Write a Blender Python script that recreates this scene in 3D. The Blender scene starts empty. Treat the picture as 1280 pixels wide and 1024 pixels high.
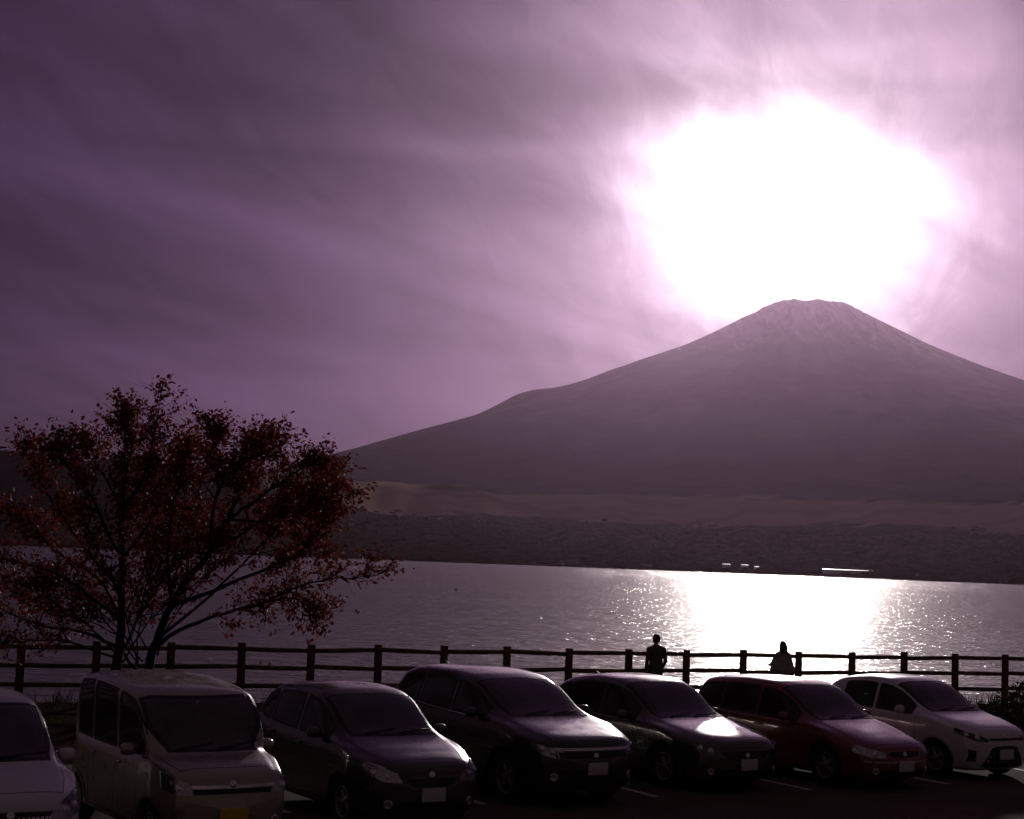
import bpy, bmesh, math, random
import numpy as np
from mathutils import Vector, Matrix, noise as mnoise
from mathutils.bvhtree import BVHTree

random.seed(7)
rng = np.random.default_rng(7)
scene = bpy.context.scene
COL = scene.collection
R = math.radians

# ------------------------------------------------------------------ camera
CAM_Z = 3.3            # eye height over the car park
WATER = -1.8           # lake level
FPX = 2040.0           # focal length in photograph pixels (1280 wide)
PITCH = math.atan(191.0 / FPX)
ROLL = R(2.18)
_f = Vector((0, math.cos(PITCH), math.sin(PITCH)))
_r0 = Vector((1, 0, 0)); _u0 = Vector((0, -math.sin(PITCH), math.cos(PITCH)))
_R = _r0 * math.cos(ROLL) + _u0 * math.sin(ROLL)
_U = -_r0 * math.sin(ROLL) + _u0 * math.cos(ROLL)
cd = bpy.data.cameras.new('camera')
cam = bpy.data.objects.new('camera', cd); COL.objects.link(cam)
cd.sensor_width = 36.0
cd.lens = 36.0 * FPX / 1280.0
cd.clip_start = 0.1
cd.clip_end = 90000
m = Matrix.Identity(4)
for i in range(3):
    m[i][0] = _R[i]; m[i][1] = _U[i]; m[i][2] = -_f[i]
m[2][3] = CAM_Z
cam.matrix_world = m
scene.camera = cam

def ray(px, py):
    """direction of a photograph pixel, scaled so that its Y is 1"""
    d = _f + _R * ((px - 640) / FPX) - _U * ((py - 512) / FPX)
    return d / d.y
def at(px, py, Y):
    d = ray(px, py); return Vector((d.x * Y, Y, CAM_Z + d.z * Y))
def X_at(px, Y, z=0.0):
    """world x seen at column px for a thing at depth Y and height z"""
    # solve for py numerically: rows change x a little because of the roll
    py = 703.0
    for _ in range(4):
        p = at(px, py, Y); py += (p.z - z) / Y * FPX
    return at(px, py, Y).x

# ------------------------------------------------------------------ light
SUN = ray(990, 272).normalized()
SUN_EL = math.asin(SUN.z); SUN_AZ = math.atan2(SUN.x, SUN.y)
ld = bpy.data.lights.new('sun', 'SUN'); sun = bpy.data.objects.new('sun', ld); COL.objects.link(sun)
sun.location = (0, 0, 60)
ld.energy = 1.1; ld.angle = R(2.0); ld.color = (1.0, 0.90, 0.86)
sun.rotation_euler = (-SUN).to_track_quat('-Z', 'Y').to_euler()

scene.view_settings.view_transform = 'Standard'
scene.view_settings.look = 'None'
scene.view_settings.gamma = 1.0
scene.view_settings.use_curve_mapping = False
scene.view_settings.exposure = 0.3
scene.cycles.use_denoising = True
scene.cycles.max_bounces = 8
scene.cycles.volume_bounces = 0
scene.cycles.transparent_max_bounces = 12
scene.cycles.sample_clamp_indirect = 6.0

class NT:
    """small helper to write node trees"""
    def __init__(self, tree):
        self.t = tree; self.n = tree.nodes; self.l = tree.links
    def new(self, typ, **kw):
        nd = self.n.new(typ)
        for k, v in kw.items(): setattr(nd, k, v)
        return nd
    def put(self, sock, v):
        if hasattr(v, 'is_linked') or isinstance(v, bpy.types.NodeSocket): self.l.new(v, sock)
        elif isinstance(v, (tuple, list)) and len(v) == 3 and sock.type == 'RGBA': sock.default_value = (*v, 1)
        else: sock.default_value = v
    def math(self, op, a, b=0.0, c=None, clamp=False):
        nd = self.new('ShaderNodeMath', operation=op, use_clamp=clamp)
        self.put(nd.inputs[0], a); self.put(nd.inputs[1], b)
        if c is not None: self.put(nd.inputs[2], c)
        return nd.outputs[0]
    def vec(self, op, a, b=(0, 0, 0)):
        nd = self.new('ShaderNodeVectorMath', operation=op)
        self.put(nd.inputs[0], a)
        if op == 'SCALE': self.put(nd.inputs['Scale'], b)
        else: self.put(nd.inputs[1], b)
        return nd.outputs['Value'] if op in ('DOT_PRODUCT', 'LENGTH') else nd.outputs[0]
    def noise(self, v, scale=1.0, detail=3.0, rough=0.5, dist=0.0):
        nd = self.new('ShaderNodeTexNoise'); self.put(nd.inputs['Vector'], v)
        self.put(nd.inputs['Scale'], scale); nd.inputs['Detail'].default_value = detail
        nd.inputs['Roughness'].default_value = rough; nd.inputs['Distortion'].default_value = dist
        return nd.outputs['Fac']
    def mapping(self, v, scale=(1, 1, 1), rot=(0, 0, 0), loc=(0, 0, 0)):
        nd = self.new('ShaderNodeMapping'); self.put(nd.inputs['Vector'], v)
        nd.inputs['Scale'].default_value = scale; nd.inputs['Rotation'].default_value = rot
        nd.inputs['Location'].default_value = loc
        return nd.outputs[0]
    def remap(self, v, a, b, c=0.0, d=1.0, smooth=True):
        nd = self.new('ShaderNodeMapRange', interpolation_type='SMOOTHSTEP' if smooth else 'LINEAR')
        self.put(nd.inputs[0], v); nd.inputs[1].default_value = a; nd.inputs[2].default_value = b
        self.put(nd.inputs[3], c); self.put(nd.inputs[4], d)
        return nd.outputs[0]
    def mix(self, fac, a, b, blend='MIX'):
        nd = self.new('ShaderNodeMix', data_type='RGBA', blend_type=blend)
        self.put(nd.inputs[0], fac); self.put(nd.inputs[6], a); self.put(nd.inputs[7], b)
        return nd.outputs[2]

world = bpy.data.worlds.new('World'); scene.world = world; world.use_nodes = True
wt = NT(world.node_tree); wt.n.clear()
w_out = wt.new('ShaderNodeOutputWorld'); w_bg = wt.new('ShaderNodeBackground')
wt.l.new(w_bg.outputs[0], w_out.inputs['Surface'])
w_bg.inputs['Strength'].default_value = 0.10
sky = wt.new('ShaderNodeTexSky', sky_type='NISHITA')
sky.sun_disc = False; sky.sun_elevation = SUN_EL; sky.sun_rotation = SUN_AZ
sky.altitude = 980; sky.dust_density = 2.0; sky.air_density = 1.0; sky.ozone_density = 2.0
tc = wt.new('ShaderNodeTexCoord').outputs['Generated']
theta = wt.math('ARCCOSINE', wt.math('MINIMUM', wt.vec('DOT_PRODUCT', tc, tuple(SUN)), 0.999999))
sep = wt.new('ShaderNodeSeparateXYZ'); wt.l.new(tc, sep.inputs[0])
# veil of thin cloud, laid out on a plane overhead
den = wt.math('ADD', wt.math('MAXIMUM', sep.outputs[2], 0.0), 0.22)
comb = wt.new('ShaderNodeCombineXYZ')
wt.l.new(wt.math('DIVIDE', sep.outputs[0], den), comb.inputs[0])
wt.l.new(wt.math('DIVIDE', sep.outputs[1], den), comb.inputs[1])
cp = comb.outputs[0]
def streak(rot, sx, sy, loc):
    return wt.mapping(wt.mapping(cp, rot=(0, 0, R(rot))), (sx, sy, 1), loc=(loc[0], loc[1], 0))
c1 = wt.noise(streak(-62, 0.45, 1.5, (14.07, 9.04)), 1.0, 3, 0.5, 0.5)
c2 = wt.noise(streak(-40, 0.6, 3.2, (14.5, 3.14)), 1.0, 4, 0.5, 0.5)
c3 = wt.noise(streak(-75, 1.6, 6.0, (4.76, 2.22)), 1.6, 6, 0.6, 0.8)
cb = wt.new('ShaderNodeCombineXYZ')                       # level cloud banks low in the sky
wt.l.new(wt.math('ARCTAN2', sep.outputs[0], sep.outputs[1]), cb.inputs[0]); wt.l.new(sep.outputs[2], cb.inputs[1])
c4 = wt.noise(wt.mapping(cb.outputs[0], (1.6, 9.0, 1), loc=(4.72, 2.06, 0)), 1.0, 3, 0.5, 0.4)
cloud = wt.math('ADD', wt.math('MULTIPLY', c1, 0.31), wt.math('ADD', wt.math('MULTIPLY', c2, 0.18), wt.math('MULTIPLY', c3, 0.10)))
cloud = wt.math('ADD', cloud, wt.math('MULTIPLY', c4, 0.41))
veil = wt.remap(cloud, 0.37, 0.62, 0.38, 1.45)
# sunlight spread by the cloud veil round the sun
def ex(scale, power=1.0):
    q = wt.math('POWER', wt.math('DIVIDE', theta, scale), power)
    return wt.math('EXPONENT', wt.math('MULTIPLY', q, -1.0))
wide = wt.math('MULTIPLY', ex(0.074), 18.0)
core = wt.math('MULTIPLY', ex(0.063, 2.0), 20.0)
nis = wt.mix(1.0, sky.outputs[0], (1.0, 0.66, 0.72), 'MULTIPLY')
nis = wt.vec('SCALE', nis, 0.007)
base = wt.vec('ADD', (0.32, 0.20, 0.235), wt.vec('SCALE', (0.07, -0.02, 0.33), ex(0.9, 2.0)))     # violet near the sun; warm grey added in the unseen sky warms the foreground
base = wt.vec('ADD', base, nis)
glow = wt.vec('SCALE', (1.0, 0.69, 0.89), wide)
hot = wt.vec('SCALE', (1.0, 0.93, 0.97), core)
# lower sight lines cross more of the cloud layer
lay_ = wt.math('EXPONENT', wt.math('DIVIDE', -0.32, wt.math('ADD', wt.math('MAXIMUM', sep.outputs[2], 0.0), 0.06)))
lay_ = wt.math('MULTIPLY', lay_, 3.42)
mixc = wt.math('ADD', wt.math('MULTIPLY', c2, 0.45), wt.math('ADD', wt.math('MULTIPLY', c3, 0.25), wt.math('MULTIPLY', c4, 0.30)))
rag = wt.math('EXPONENT', wt.math('MULTIPLY', wt.math('SUBTRACT', mixc, 0.5), 9.0))     # uneven cloud frays the glare
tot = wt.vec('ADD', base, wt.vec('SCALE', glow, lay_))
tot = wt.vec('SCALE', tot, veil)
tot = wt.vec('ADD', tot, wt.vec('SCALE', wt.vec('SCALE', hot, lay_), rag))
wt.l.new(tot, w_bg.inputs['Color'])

# ------------------------------------------------------------------ helpers
def prop(o, label=None, cat=None, group=None, kind=None):
    if label: o['label'] = label
    if cat: o['category'] = cat
    if group: o['group'] = group
    if kind: o['kind'] = kind
    return o
def link(name, me, mat=None, parent=None):
    o = bpy.data.objects.new(name, me); COL.objects.link(o)
    if mat is not None and me is not None and not me.materials:
        for q in (mat if isinstance(mat, (list, tuple)) else [mat]): me.materials.append(q)
    if parent is not None: o.parent = parent
    return o
def empty(name, loc=(0, 0, 0), rz=0.0):
    o = bpy.data.objects.new(name, None); COL.objects.link(o)
    o.empty_display_size = 0.3; o.location = loc; o.rotation_euler = (0, 0, rz)
    return o
def mesh(name, V, F, smooth=True):
    me = bpy.data.meshes.new(name)
    me.from_pydata([tuple(v) for v in V], [], [tuple(int(i) for i in f) for f in F]); me.update()
    if smooth: me.polygons.foreach_set('use_smooth', [True] * len(me.polygons))
    return me
def grid_mesh(name, P, smooth=True, close_u=False):
    """P: (n, m, 3) array of points -> quad grid"""
    n, mm = P.shape[:2]
    idx = np.arange(n * mm).reshape(n, mm)
    a = idx if not close_u else np.vstack([idx, idx[:1]])
    F = np.stack([a[:-1, :-1], a[1:, :-1], a[1:, 1:], a[:-1, 1:]], -1).reshape(-1, 4)
    me = bpy.data.meshes.new(name)
    me.vertices.add(n * mm); me.vertices.foreach_set('co', P.reshape(-1).astype(np.float32))
    me.loops.add(F.size); me.loops.foreach_set('vertex_index', F.reshape(-1).astype(np.int32))
    me.polygons.add(len(F)); me.polygons.foreach_set('loop_start', np.arange(0, F.size, 4, dtype=np.int32))
    me.update(calc_edges=True); me.validate()
    if smooth: me.polygons.foreach_set('use_smooth', [True] * len(me.polygons))
    return me
class MB:
    """collects shapes into one mesh"""
    def __init__(self): self.V = []; self.F = []
    def add(self, V, F):
        o = len(self.V); self.V.extend([tuple(v) for v in V]); self.F.extend([tuple(i + o for i in f) for f in F])
    def box(self, c, s, M=None, bevel=0.0):
        bm = bmesh.new(); bmesh.ops.create_cube(bm, size=1.0)
        bmesh.ops.scale(bm, vec=s, verts=bm.verts)
        if bevel: bmesh.ops.bevel(bm, geom=bm.edges[:], offset=bevel, segments=2, affect='EDGES', profile=0.6)
        if M is not None: bmesh.ops.transform(bm, matrix=M, verts=bm.verts)
        bmesh.ops.translate(bm, vec=c, verts=bm.verts)
        bm.verts.index_update()
        self.add([v.co[:] for v in bm.verts], [[v.index for v in f.verts] for f in bm.faces]); bm.free()
    def tube(self, pts, rad, n=8, cap=True):
        pts = [Vector(p) for p in pts]; V = []; F = []
        if not hasattr(rad, '__len__'): rad = [rad] * len(pts)
        up = Vector((0.13, 0.21, 0.97)).normalized()
        t0 = (pts[1] - pts[0]).normalized()
        if abs(t0.dot(up)) > 0.95: up = Vector((1, 0.1, 0)).normalized()
        x = (up - t0 * up.dot(t0)).normalized()
        for i, p in enumerate(pts):
            a = pts[max(i - 1, 0)]; b = pts[min(i + 1, len(pts) - 1)]
            t = (b - a).normalized(); x = (x - t * x.dot(t)).normalized(); y = t.cross(x)
            for k in range(n):
                w = 2 * math.pi * k / n
                V.append(p + (x * math.cos(w) + y * math.sin(w)) * rad[i])
        for i in range(len(pts) - 1):
            for k in range(n):
                k2 = (k + 1) % n
                F.append((i * n + k, i * n + k2, (i + 1) * n + k2, (i + 1) * n + k))
        if cap:
            F.append(tuple(reversed(range(n)))); F.append(tuple(range((len(pts) - 1) * n, len(pts) * n)))
        self.add(V, F)
    def lathe(self, prof, n=24, axis='z', c=(0, 0, 0), close=False):
        """prof: (radius, height) pairs turned round an axis"""
        V = []; F = []; k = len(prof)
        for i in range(n):
            w = 2 * math.pi * i / n
            for r, h in prof:
                p = (r * math.cos(w), r * math.sin(w), h)
                if axis == 'y': p = (p[0], p[2], p[1])
                elif axis == 'x': p = (p[2], p[0], p[1])
                V.append((p[0] + c[0], p[1] + c[1], p[2] + c[2]))
        for i in range(n):
            j = (i + 1) % n
            for q in range(k - (0 if close else 1)):
                q2 = (q + 1) % k
                F.append((i * k + q, j * k + q, j * k + q2, i * k + q2))
        self.add(V, F)
    def build(self, name, mat, parent=None, smooth=True):
        return link(name, mesh(name, self.V, self.F, smooth), mat, parent)
def sharp(o, ang=35):
    """keep edges sharper than ang crisp while the rest shades smooth"""
    me = o.data
    bm = bmesh.new(); bm.from_mesh(me)
    for e in bm.edges:
        if len(e.link_faces) == 2 and e.calc_face_angle(0.0) > R(ang): e.smooth = False
    bm.to_mesh(me); bm.free(); return o
def sstep(a, b, x):
    t = np.clip((np.asarray(x, float) - a) / (b - a), 0, 1); return t * t * (3 - 2 * t)
def lerp(a, b, t): return a + (b - a) * t
def pchip(xk, yk, x):
    xk = np.asarray(xk, float); yk = np.asarray(yk, float); x = np.clip(np.asarray(x, float), xk[0], xk[-1])
    h = np.diff(xk); d = np.diff(yk) / h; n = len(xk); mm = np.zeros(n)
    for i in range(1, n - 1):
        if d[i - 1] * d[i] > 0:
            w1 = 2 * h[i] + h[i - 1]; w2 = h[i] + 2 * h[i - 1]
            mm[i] = (w1 + w2) / (w1 / d[i - 1] + w2 / d[i])
    mm[0] = d[0]; mm[-1] = d[-1]
    k = np.clip(np.searchsorted(xk, x, side='right') - 1, 0, n - 2)
    t = (x - xk[k]) / h[k]
    return ((1 + 2 * t) * (1 - t) ** 2 * yk[k] + t * (1 - t) ** 2 * h[k] * mm[k]
            + t * t * (3 - 2 * t) * yk[k + 1] + t * t * (t - 1) * h[k] * mm[k + 1])
def fbm(x, y, z=0.0, o=4):
    v = 0.0; a = 0.5
    for _ in range(o):
        v += a * mnoise.noise((x, y, z)); x *= 2.03; y *= 2.03; z *= 2.03; a *= 0.5
    return v

def mat(name, color, rough=0.6, metal=0.0, spec=0.5, coat=0.0, var=0.12, vscale=6.0, bump=0.0, bscale=40.0, coord='Object', **kw):
    M = bpy.data.materials.new(name); M.use_nodes = True
    t = NT(M.node_tree); b = t.n['Principled BSDF']
    v = t.new('ShaderNodeTexCoord').outputs[coord]
    nz = t.noise(v, vscale, 5, 0.6)
    col = t.mix(1.0, tuple(color), t.remap(nz, 0.3, 0.7, 1 - var, 1 + var), 'MULTIPLY') if var else None
    if col is not None:
        t.l.new(col, b.inputs['Base Color'])
    else: b.inputs['Base Color'].default_value = (*color, 1)
    t.l.new(t.remap(t.noise(v, vscale * 2.3, 4, 0.6), 0.3, 0.7, max(rough - 0.08, 0.02), min(rough + 0.08, 1)), b.inputs['Roughness'])
    b.inputs['Metallic'].default_value = metal
    b.inputs['Specular IOR Level'].default_value = spec
    b.inputs['Coat Weight'].default_value = coat; b.inputs['Coat Roughness'].default_value = 0.08
    if bump:
        bp = t.new('ShaderNodeBump'); bp.inputs['Strength'].default_value = bump; bp.inputs['Distance'].default_value = 0.02
        t.l.new(t.noise(v, bscale, 6, 0.65), bp.inputs['Height']); t.l.new(bp.outputs[0], b.inputs['Normal'])
    return M
# ------------------------------------------------------------------ the setting
# --- lake
def water_mat():
    M = bpy.data.materials.new('lake_water'); M.use_nodes = True
    t = NT(M.node_tree); b = t.n['Principled BSDF']
    b.inputs['Base Color'].default_value = (0.035, 0.03, 0.034, 1)
    b.inputs['Roughness'].default_value = 0.12; b.inputs['IOR'].default_value = 1.333
    v = t.new('ShaderNodeTexCoord').outputs['Object']
    g = t.remap(t.noise(t.mapping(v, (0.006, 0.016, 1)), 1.0, 3), 0.35, 0.65, 0.75, 1.2)     # gusts
    w0 = t.noise(t.mapping(v, (0.5, 1.6, 1), (0, 0, 0.08)), 1.0, 3, 0.55, 0.3)
    w1 = t.noise(t.mapping(v, (0.11, 0.45, 1), (0, 0, -0.06)), 1.0, 2, 0.5, 0.4)
    w2 = t.noise(t.mapping(v, (0.03, 0.1, 1), (0, 0, 0.06)), 1.0, 2, 0.5, 0.2)
    h = t.math('ADD', t.math('MULTIPLY', w0, 0.34), t.math('ADD', t.math('MULTIPLY', w1, 0.62), t.math('MULTIPLY', w2, 0.7)))
    w3 = t.math('POWER', t.noise(t.mapping(v, (0.75, 0.8, 1)), 1.0, 2, 0.6, 0.2), 4.0)                    # odd steep wavelets
    h = t.math('ADD', h, t.math('MULTIPLY', w3, 0.5))
    bp = t.new('ShaderNodeBump'); bp.inputs['Distance'].default_value = 1.0
    t.l.new(t.math('MULTIPLY', g, 1.0), bp.inputs['Strength']); t.l.new(h, bp.inputs['Height'])
    t.l.new(bp.outputs[0], b.inputs['Normal'])
    gl = t.new('ShaderNodeBsdfGlossy'); gl.inputs['Roughness'].default_value = 0.42; gl.inputs['Color'].default_value = (0.5, 0.47, 0.46, 1)   # cat's-paw ripples too small to model
    t.l.new(bp.outputs[0], gl.inputs['Normal'])
    mx = t.new('ShaderNodeMixShader'); mx.inputs[0].default_value = 0.24
    t.l.new(b.outputs[0], mx.inputs[1]); t.l.new(gl.outputs[0], mx.inputs[2]); t.l.new(mx.outputs[0], t.n['Material Output'].inputs['Surface'])
    return M
P = np.zeros((2, 2, 3)); xs = (-14000, 14000); ys = (-600, 12000)
for i in range(2):
    for j in range(2): P[i, j] = (xs[i], ys[j], WATER)
prop(link('lake', grid_mesh('lake', P), water_mat()), 'rippled lake water with sun glitter', kind='structure')

# --- the big volcano: outline read left and right of the summit
DM = 17400.0
SUMMIT = at(1008, 377, DM)
def outline(pts):
    r = []; h = []
    for px, py in pts:
        p = at(px, py, DM); r.append(abs(p.x - SUMMIT.x)); h.append(p.z - WATER)
    return np.array(r), np.array(h)
Lp = [(1008, 379), (990, 377), (966, 381), (940, 392), (900, 412), (850, 435), (800, 453), (760, 467), (725, 481), (690, 493), (650, 505),
      (610, 519), (560, 534), (500, 551), (440, 569), (350, 592), (230, 618), (60, 640), (-160, 655), (-420, 662)]
Rp = [(1008, 379), (1030, 380), (1046, 379), (1056, 381), (1080, 394), (1120, 415), (1160, 438), (1200, 459), (1240, 477), (1280, 492), (1340, 515),
      (1408, 549), (1490, 583), (1576, 612), (1666, 642), (1786, 677), (1956, 712), (2176, 744), (2436, 769)]
rL, hL = outline(Lp); rR, hR = outline(Rp)
o_ = np.argsort(rL); rL, hL = rL[o_], hL[o_]; o_ = np.argsort(rR); rR, hR = rR[o_], hR[o_]
NA, NR = 420, 170
RR = np.concatenate([np.linspace(0, 900, 36), np.geomspace(930, 12200, NR - 36)])
PL = pchip(rL, hL, RR); PR = pchip(rR, hR, RR)
P = np.zeros((NA, NR, 3))
for i in range(NA):
    a = 2 * math.pi * i / NA; c, s = math.cos(a), math.sin(a)
    wr = (0.5 + 0.5 * c) * (1 - 0.8 * max(0.0, -s))
    for j, r in enumerate(RR):
        h = PL[j] * (1 - wr) + PR[j] * wr
        amp = sstep(350, 1500, r) * (1 - 0.75 * sstep(5200, 9500, r))
        n1 = fbm(c * 7 + 3, s * 7, r * 0.00035, 4)
        n2 = fbm(c * 26, s * 26 + 9, r * 0.0009, 3)
        h += amp * (90 * n1 - 46 * abs(n2)) * (1 - 0.6 * abs(c))
        h += (1 - sstep(500, 900, r)) * 46 * fbm(r * c * 0.006, r * s * 0.006, 2, 3)
        h -= 70 * (1 - sstep(120, 330, r))                       # crater
        # shoulder cone on the left flank
        q = math.hypot(r * c + 3010, r * s + 150)
        h += 78 * math.exp(-(q / 360) ** 2) + 12 * math.exp(-(q / 900) ** 2)
        P[i, j] = (SUMMIT.x + r * c, DM + r * s, WATER + h)
def mountain_mat():
    M = bpy.data.materials.new('volcanic_slope'); M.use_nodes = True
    t = NT(M.node_tree); b = t.n['Principled BSDF']; b.inputs['Roughness'].default_value = 0.95
    b.inputs['Specular IOR Level'].default_value = 0.0
    geo = t.new('ShaderNodeNewGeometry'); v = geo.outputs['Position']
    sp = t.new('ShaderNodeSeparateXYZ'); t.l.new(v, sp.inputs[0])
    n = t.noise(t.mapping(v, (0.0016, 0.0016, 0.0016)), 1.0, 6, 0.6)
    n2 = t.noise(t.mapping(v, (0.008, 0.002, 0.0012)), 1.0, 5, 0.65, 0.4)
    rock = t.mix(t.remap(n, 0.35, 0.65), (0.05, 0.042, 0.05), (0.095, 0.078, 0.08))
    wood = t.mix(t.remap(n, 0.35, 0.65), (0.03, 0.028, 0.027), (0.055, 0.045, 0.038))
    zz = t.math('ADD', sp.outputs[2], t.math('MULTIPLY', t.math('SUBTRACT', n, 0.5), 900))
    col = t.mix(t.remap(zz, 1150, 1700), wood, rock)
    zs = t.math('ADD', sp.outputs[2], t.math('MULTIPLY', t.math('SUBTRACT', n2, 0.5), 1900))
    col = t.mix(t.math('MULTIPLY', t.remap(zs, 2250, 2850), 0.26), col, (0.75, 0.75, 0.78))
    t.l.new(col, b.inputs['Base Color'])
    return M
prop(link('mountain', grid_mesh('mountain', P, close_u=True), mountain_mat()), 'tall volcano with a flat summit and a dusting of snow', kind='structure')

# --- lowland on the far shore: rises from the water's edge to the foot of the volcano
def shore_d(az):            # distance of the far water's edge, by azimuth in degrees
    return 3300 + 260 * math.sin(az * 0.21 + 1.0) + 60 * math.sin(az * 1.3) + 25 * math.sin(az * 4.1 + 2) + 2600 * float(sstep(-11, -22, az))
AZ = np.linspace(-34, 34, 500); DD = np.concatenate([[0, 12, 30, 60, 110], np.geomspace(160, 7800, 85)])
def low_h(az, d):
    """height of the lowland over the lake at d metres behind the shore"""
    h = 1.6 * sstep(0, 25, d) + 185 * (min(d, 3800) / 3800.0) ** 1.15 + min(max(d - 3800, 0), 820) * 0.235 - 300 * sstep(4560, 7000, d)
    h += (5 * fbm(az * 0.35, d * 0.0011, 5, 3) + 3 * fbm(az * 1.5, d * 0.005, 1, 2)) * sstep(40, 1500, d)
    return h if d > 0 else -1.0
P = np.zeros((len(AZ), len(DD), 3))
for i, az in enumerate(AZ):
    s0 = shore_d(az); sa, ca = math.sin(R(az)), math.cos(R(az))
    for j, d in enumerate(DD): P[i, j] = ((s0 + d) * sa, (s0 + d) * ca, WATER + low_h(az, d))
def low_mat():
    M = bpy.data.materials.new('lowland_ground'); M.use_nodes = True
    t = NT(M.node_tree); b = t.n['Principled BSDF']; b.inputs['Roughness'].default_value = 0.95
    b.inputs['Specular IOR Level'].default_value = 0.0
    v = t.new('ShaderNodeNewGeometry').outputs['Position']
    sp = t.new('ShaderNodeSeparateXYZ'); t.l.new(v, sp.inputs[0])
    n = t.noise(t.mapping(v, (0.0011, 0.0022, 0.0)), 1.0, 5, 0.6, 0.5)
    zz = t.math('ADD', sp.outputs[2], t.math('MULTIPLY', t.math('SUBTRACT', n, 0.5), 170))
    field = t.math('MULTIPLY', t.remap(zz, 190, 215), t.remap(zz, 360, 335))
    grass = t.mix(t.noise(t.mapping(v, (0.004, 0.008, 0)), 1.0, 4), (0.42, 0.35, 0.24), (0.54, 0.46, 0.33))
    streaks = t.remap(t.noise(t.mapping(v, (0.0009, 0.0032, 0.0)), 1.0, 3, 0.6, 0.0), 0.46, 0.66, 1.0, 0.7)
    field = t.math('MULTIPLY', field, streaks)
    t.l.new(t.mix(field, (0.07, 0.06, 0.04), grass), b.inputs['Base Color'])
    return M
prop(link('far_shore', grid_mesh('far_shore', P), low_mat()), 'wooded lowland and pale grassland across the lake', kind='structure')

# --- dark hills on the left, beyond the tree
hp = [(-620, 560), (-450, 548), (-300, 560), (-150, 552), (0, 563), (60, 568), (113, 577), (150, 573), (215, 582), (300, 595), (360, 622), (410, 655), (450, 685), (600, 705)]
HX = np.array([p[0] for p in hp], float)
P = np.zeros((260, 26, 3)); cx = np.linspace(-620, 600, 260)
for i, px in enumerate(cx):
    py = pchip(HX, [p[1] for p in hp], px) + 2.2 * fbm(px * 0.03, 1, 0, 4) + 1.3 * fbm(px * 0.3, 5, 0, 2)
    top = at(px, py, 6200.0)
    for j in range(26):
        k = j / 25 * 1.6; w = math.sin(min(k, 1) * math.pi / 2) if k < 1 else math.cos((k - 1) * math.pi / 2)
        Y = 6200 - 1300 * (1 - min(k, 1)) + 2200 * max(k - 1, 0)
        zz = WATER - 3 + (top.z - WATER + 3) * (w ** 1.4) + 16 * fbm(px * 0.02, k * 5, 3, 3) * (w * (1 - w) * 4)
        P[i, j] = (top.x * Y / 6200.0, Y, zz)
prop(link('hills', grid_mesh('hills', P), mat('wooded_hill', (0.045, 0.042, 0.03), 0.95, spec=0.0, var=0.35, vscale=0.01)), 'dark wooded hills behind the tree on the left', kind='structure')

# --- wood along the far shore: nobody could count it
def wood():
    tv = np.array([(math.cos(k * 1.0472) * w, math.sin(k * 1.0472) * w, z) for z, w in ((0.0, 0.35), (0.22, 1.0), (0.6, 0.78)) for k in range(6)] + [(0, 0, 1.0)])
    tf = []
    for q in range(2):
        for k in range(6): tf.append((q * 6 + k, q * 6 + (k + 1) % 6, q * 6 + 6 + (k + 1) % 6, q * 6 + 6 + k))
    for k in range(6): tf.append((12 + k, 12 + (k + 1) % 6, 18))
    V = []; F = []; n = 0; rd = random.Random(3)
    while n < 9000:
        az = rd.uniform(-24, 24)
        d = 3 + 4000 * rd.random() ** 1.5
        g = fbm(az * 0.6, d * 0.0016, 9, 3)
        if d > 40 and g > 0.24: continue
        if d < 40 and fbm(az * 2.2, 0, 4, 2) > 0.05: continue
        h = low_h(az, d)
        if h > 195 + 110 * fbm(az * 0.35, 3, 1, 3): continue
        s0 = shore_d(az) + d; x, y = s0 * math.sin(R(az)), s0 * math.cos(R(az))
        w = rd.uniform(11, 24); hh = rd.uniform(8, 15) * (0.7 if d < 40 else 1)
        a = rd.uniform(0, 6.28); c, s = math.cos(a), math.sin(a)
        o = len(V)
        for p in tv:
            j = rd.uniform(0.9, 1.1)
            V.append((x + (p[0] * c - p[1] * s) * w * j, y + (p[0] * s + p[1] * c) * w * j, WATER + h - 1 + p[2] * hh))
        F.extend([tuple(i + o for i in f) for f in tf]); n += 1
    return mesh('forest', V, F)
prop(link('forest', wood(), mat('far_foliage', (0.10, 0.08, 0.055), 1.0, spec=0.0, var=0.3, vscale=0.02)), 'dark wood along the far shore', 'forest', kind='stuff')

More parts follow.
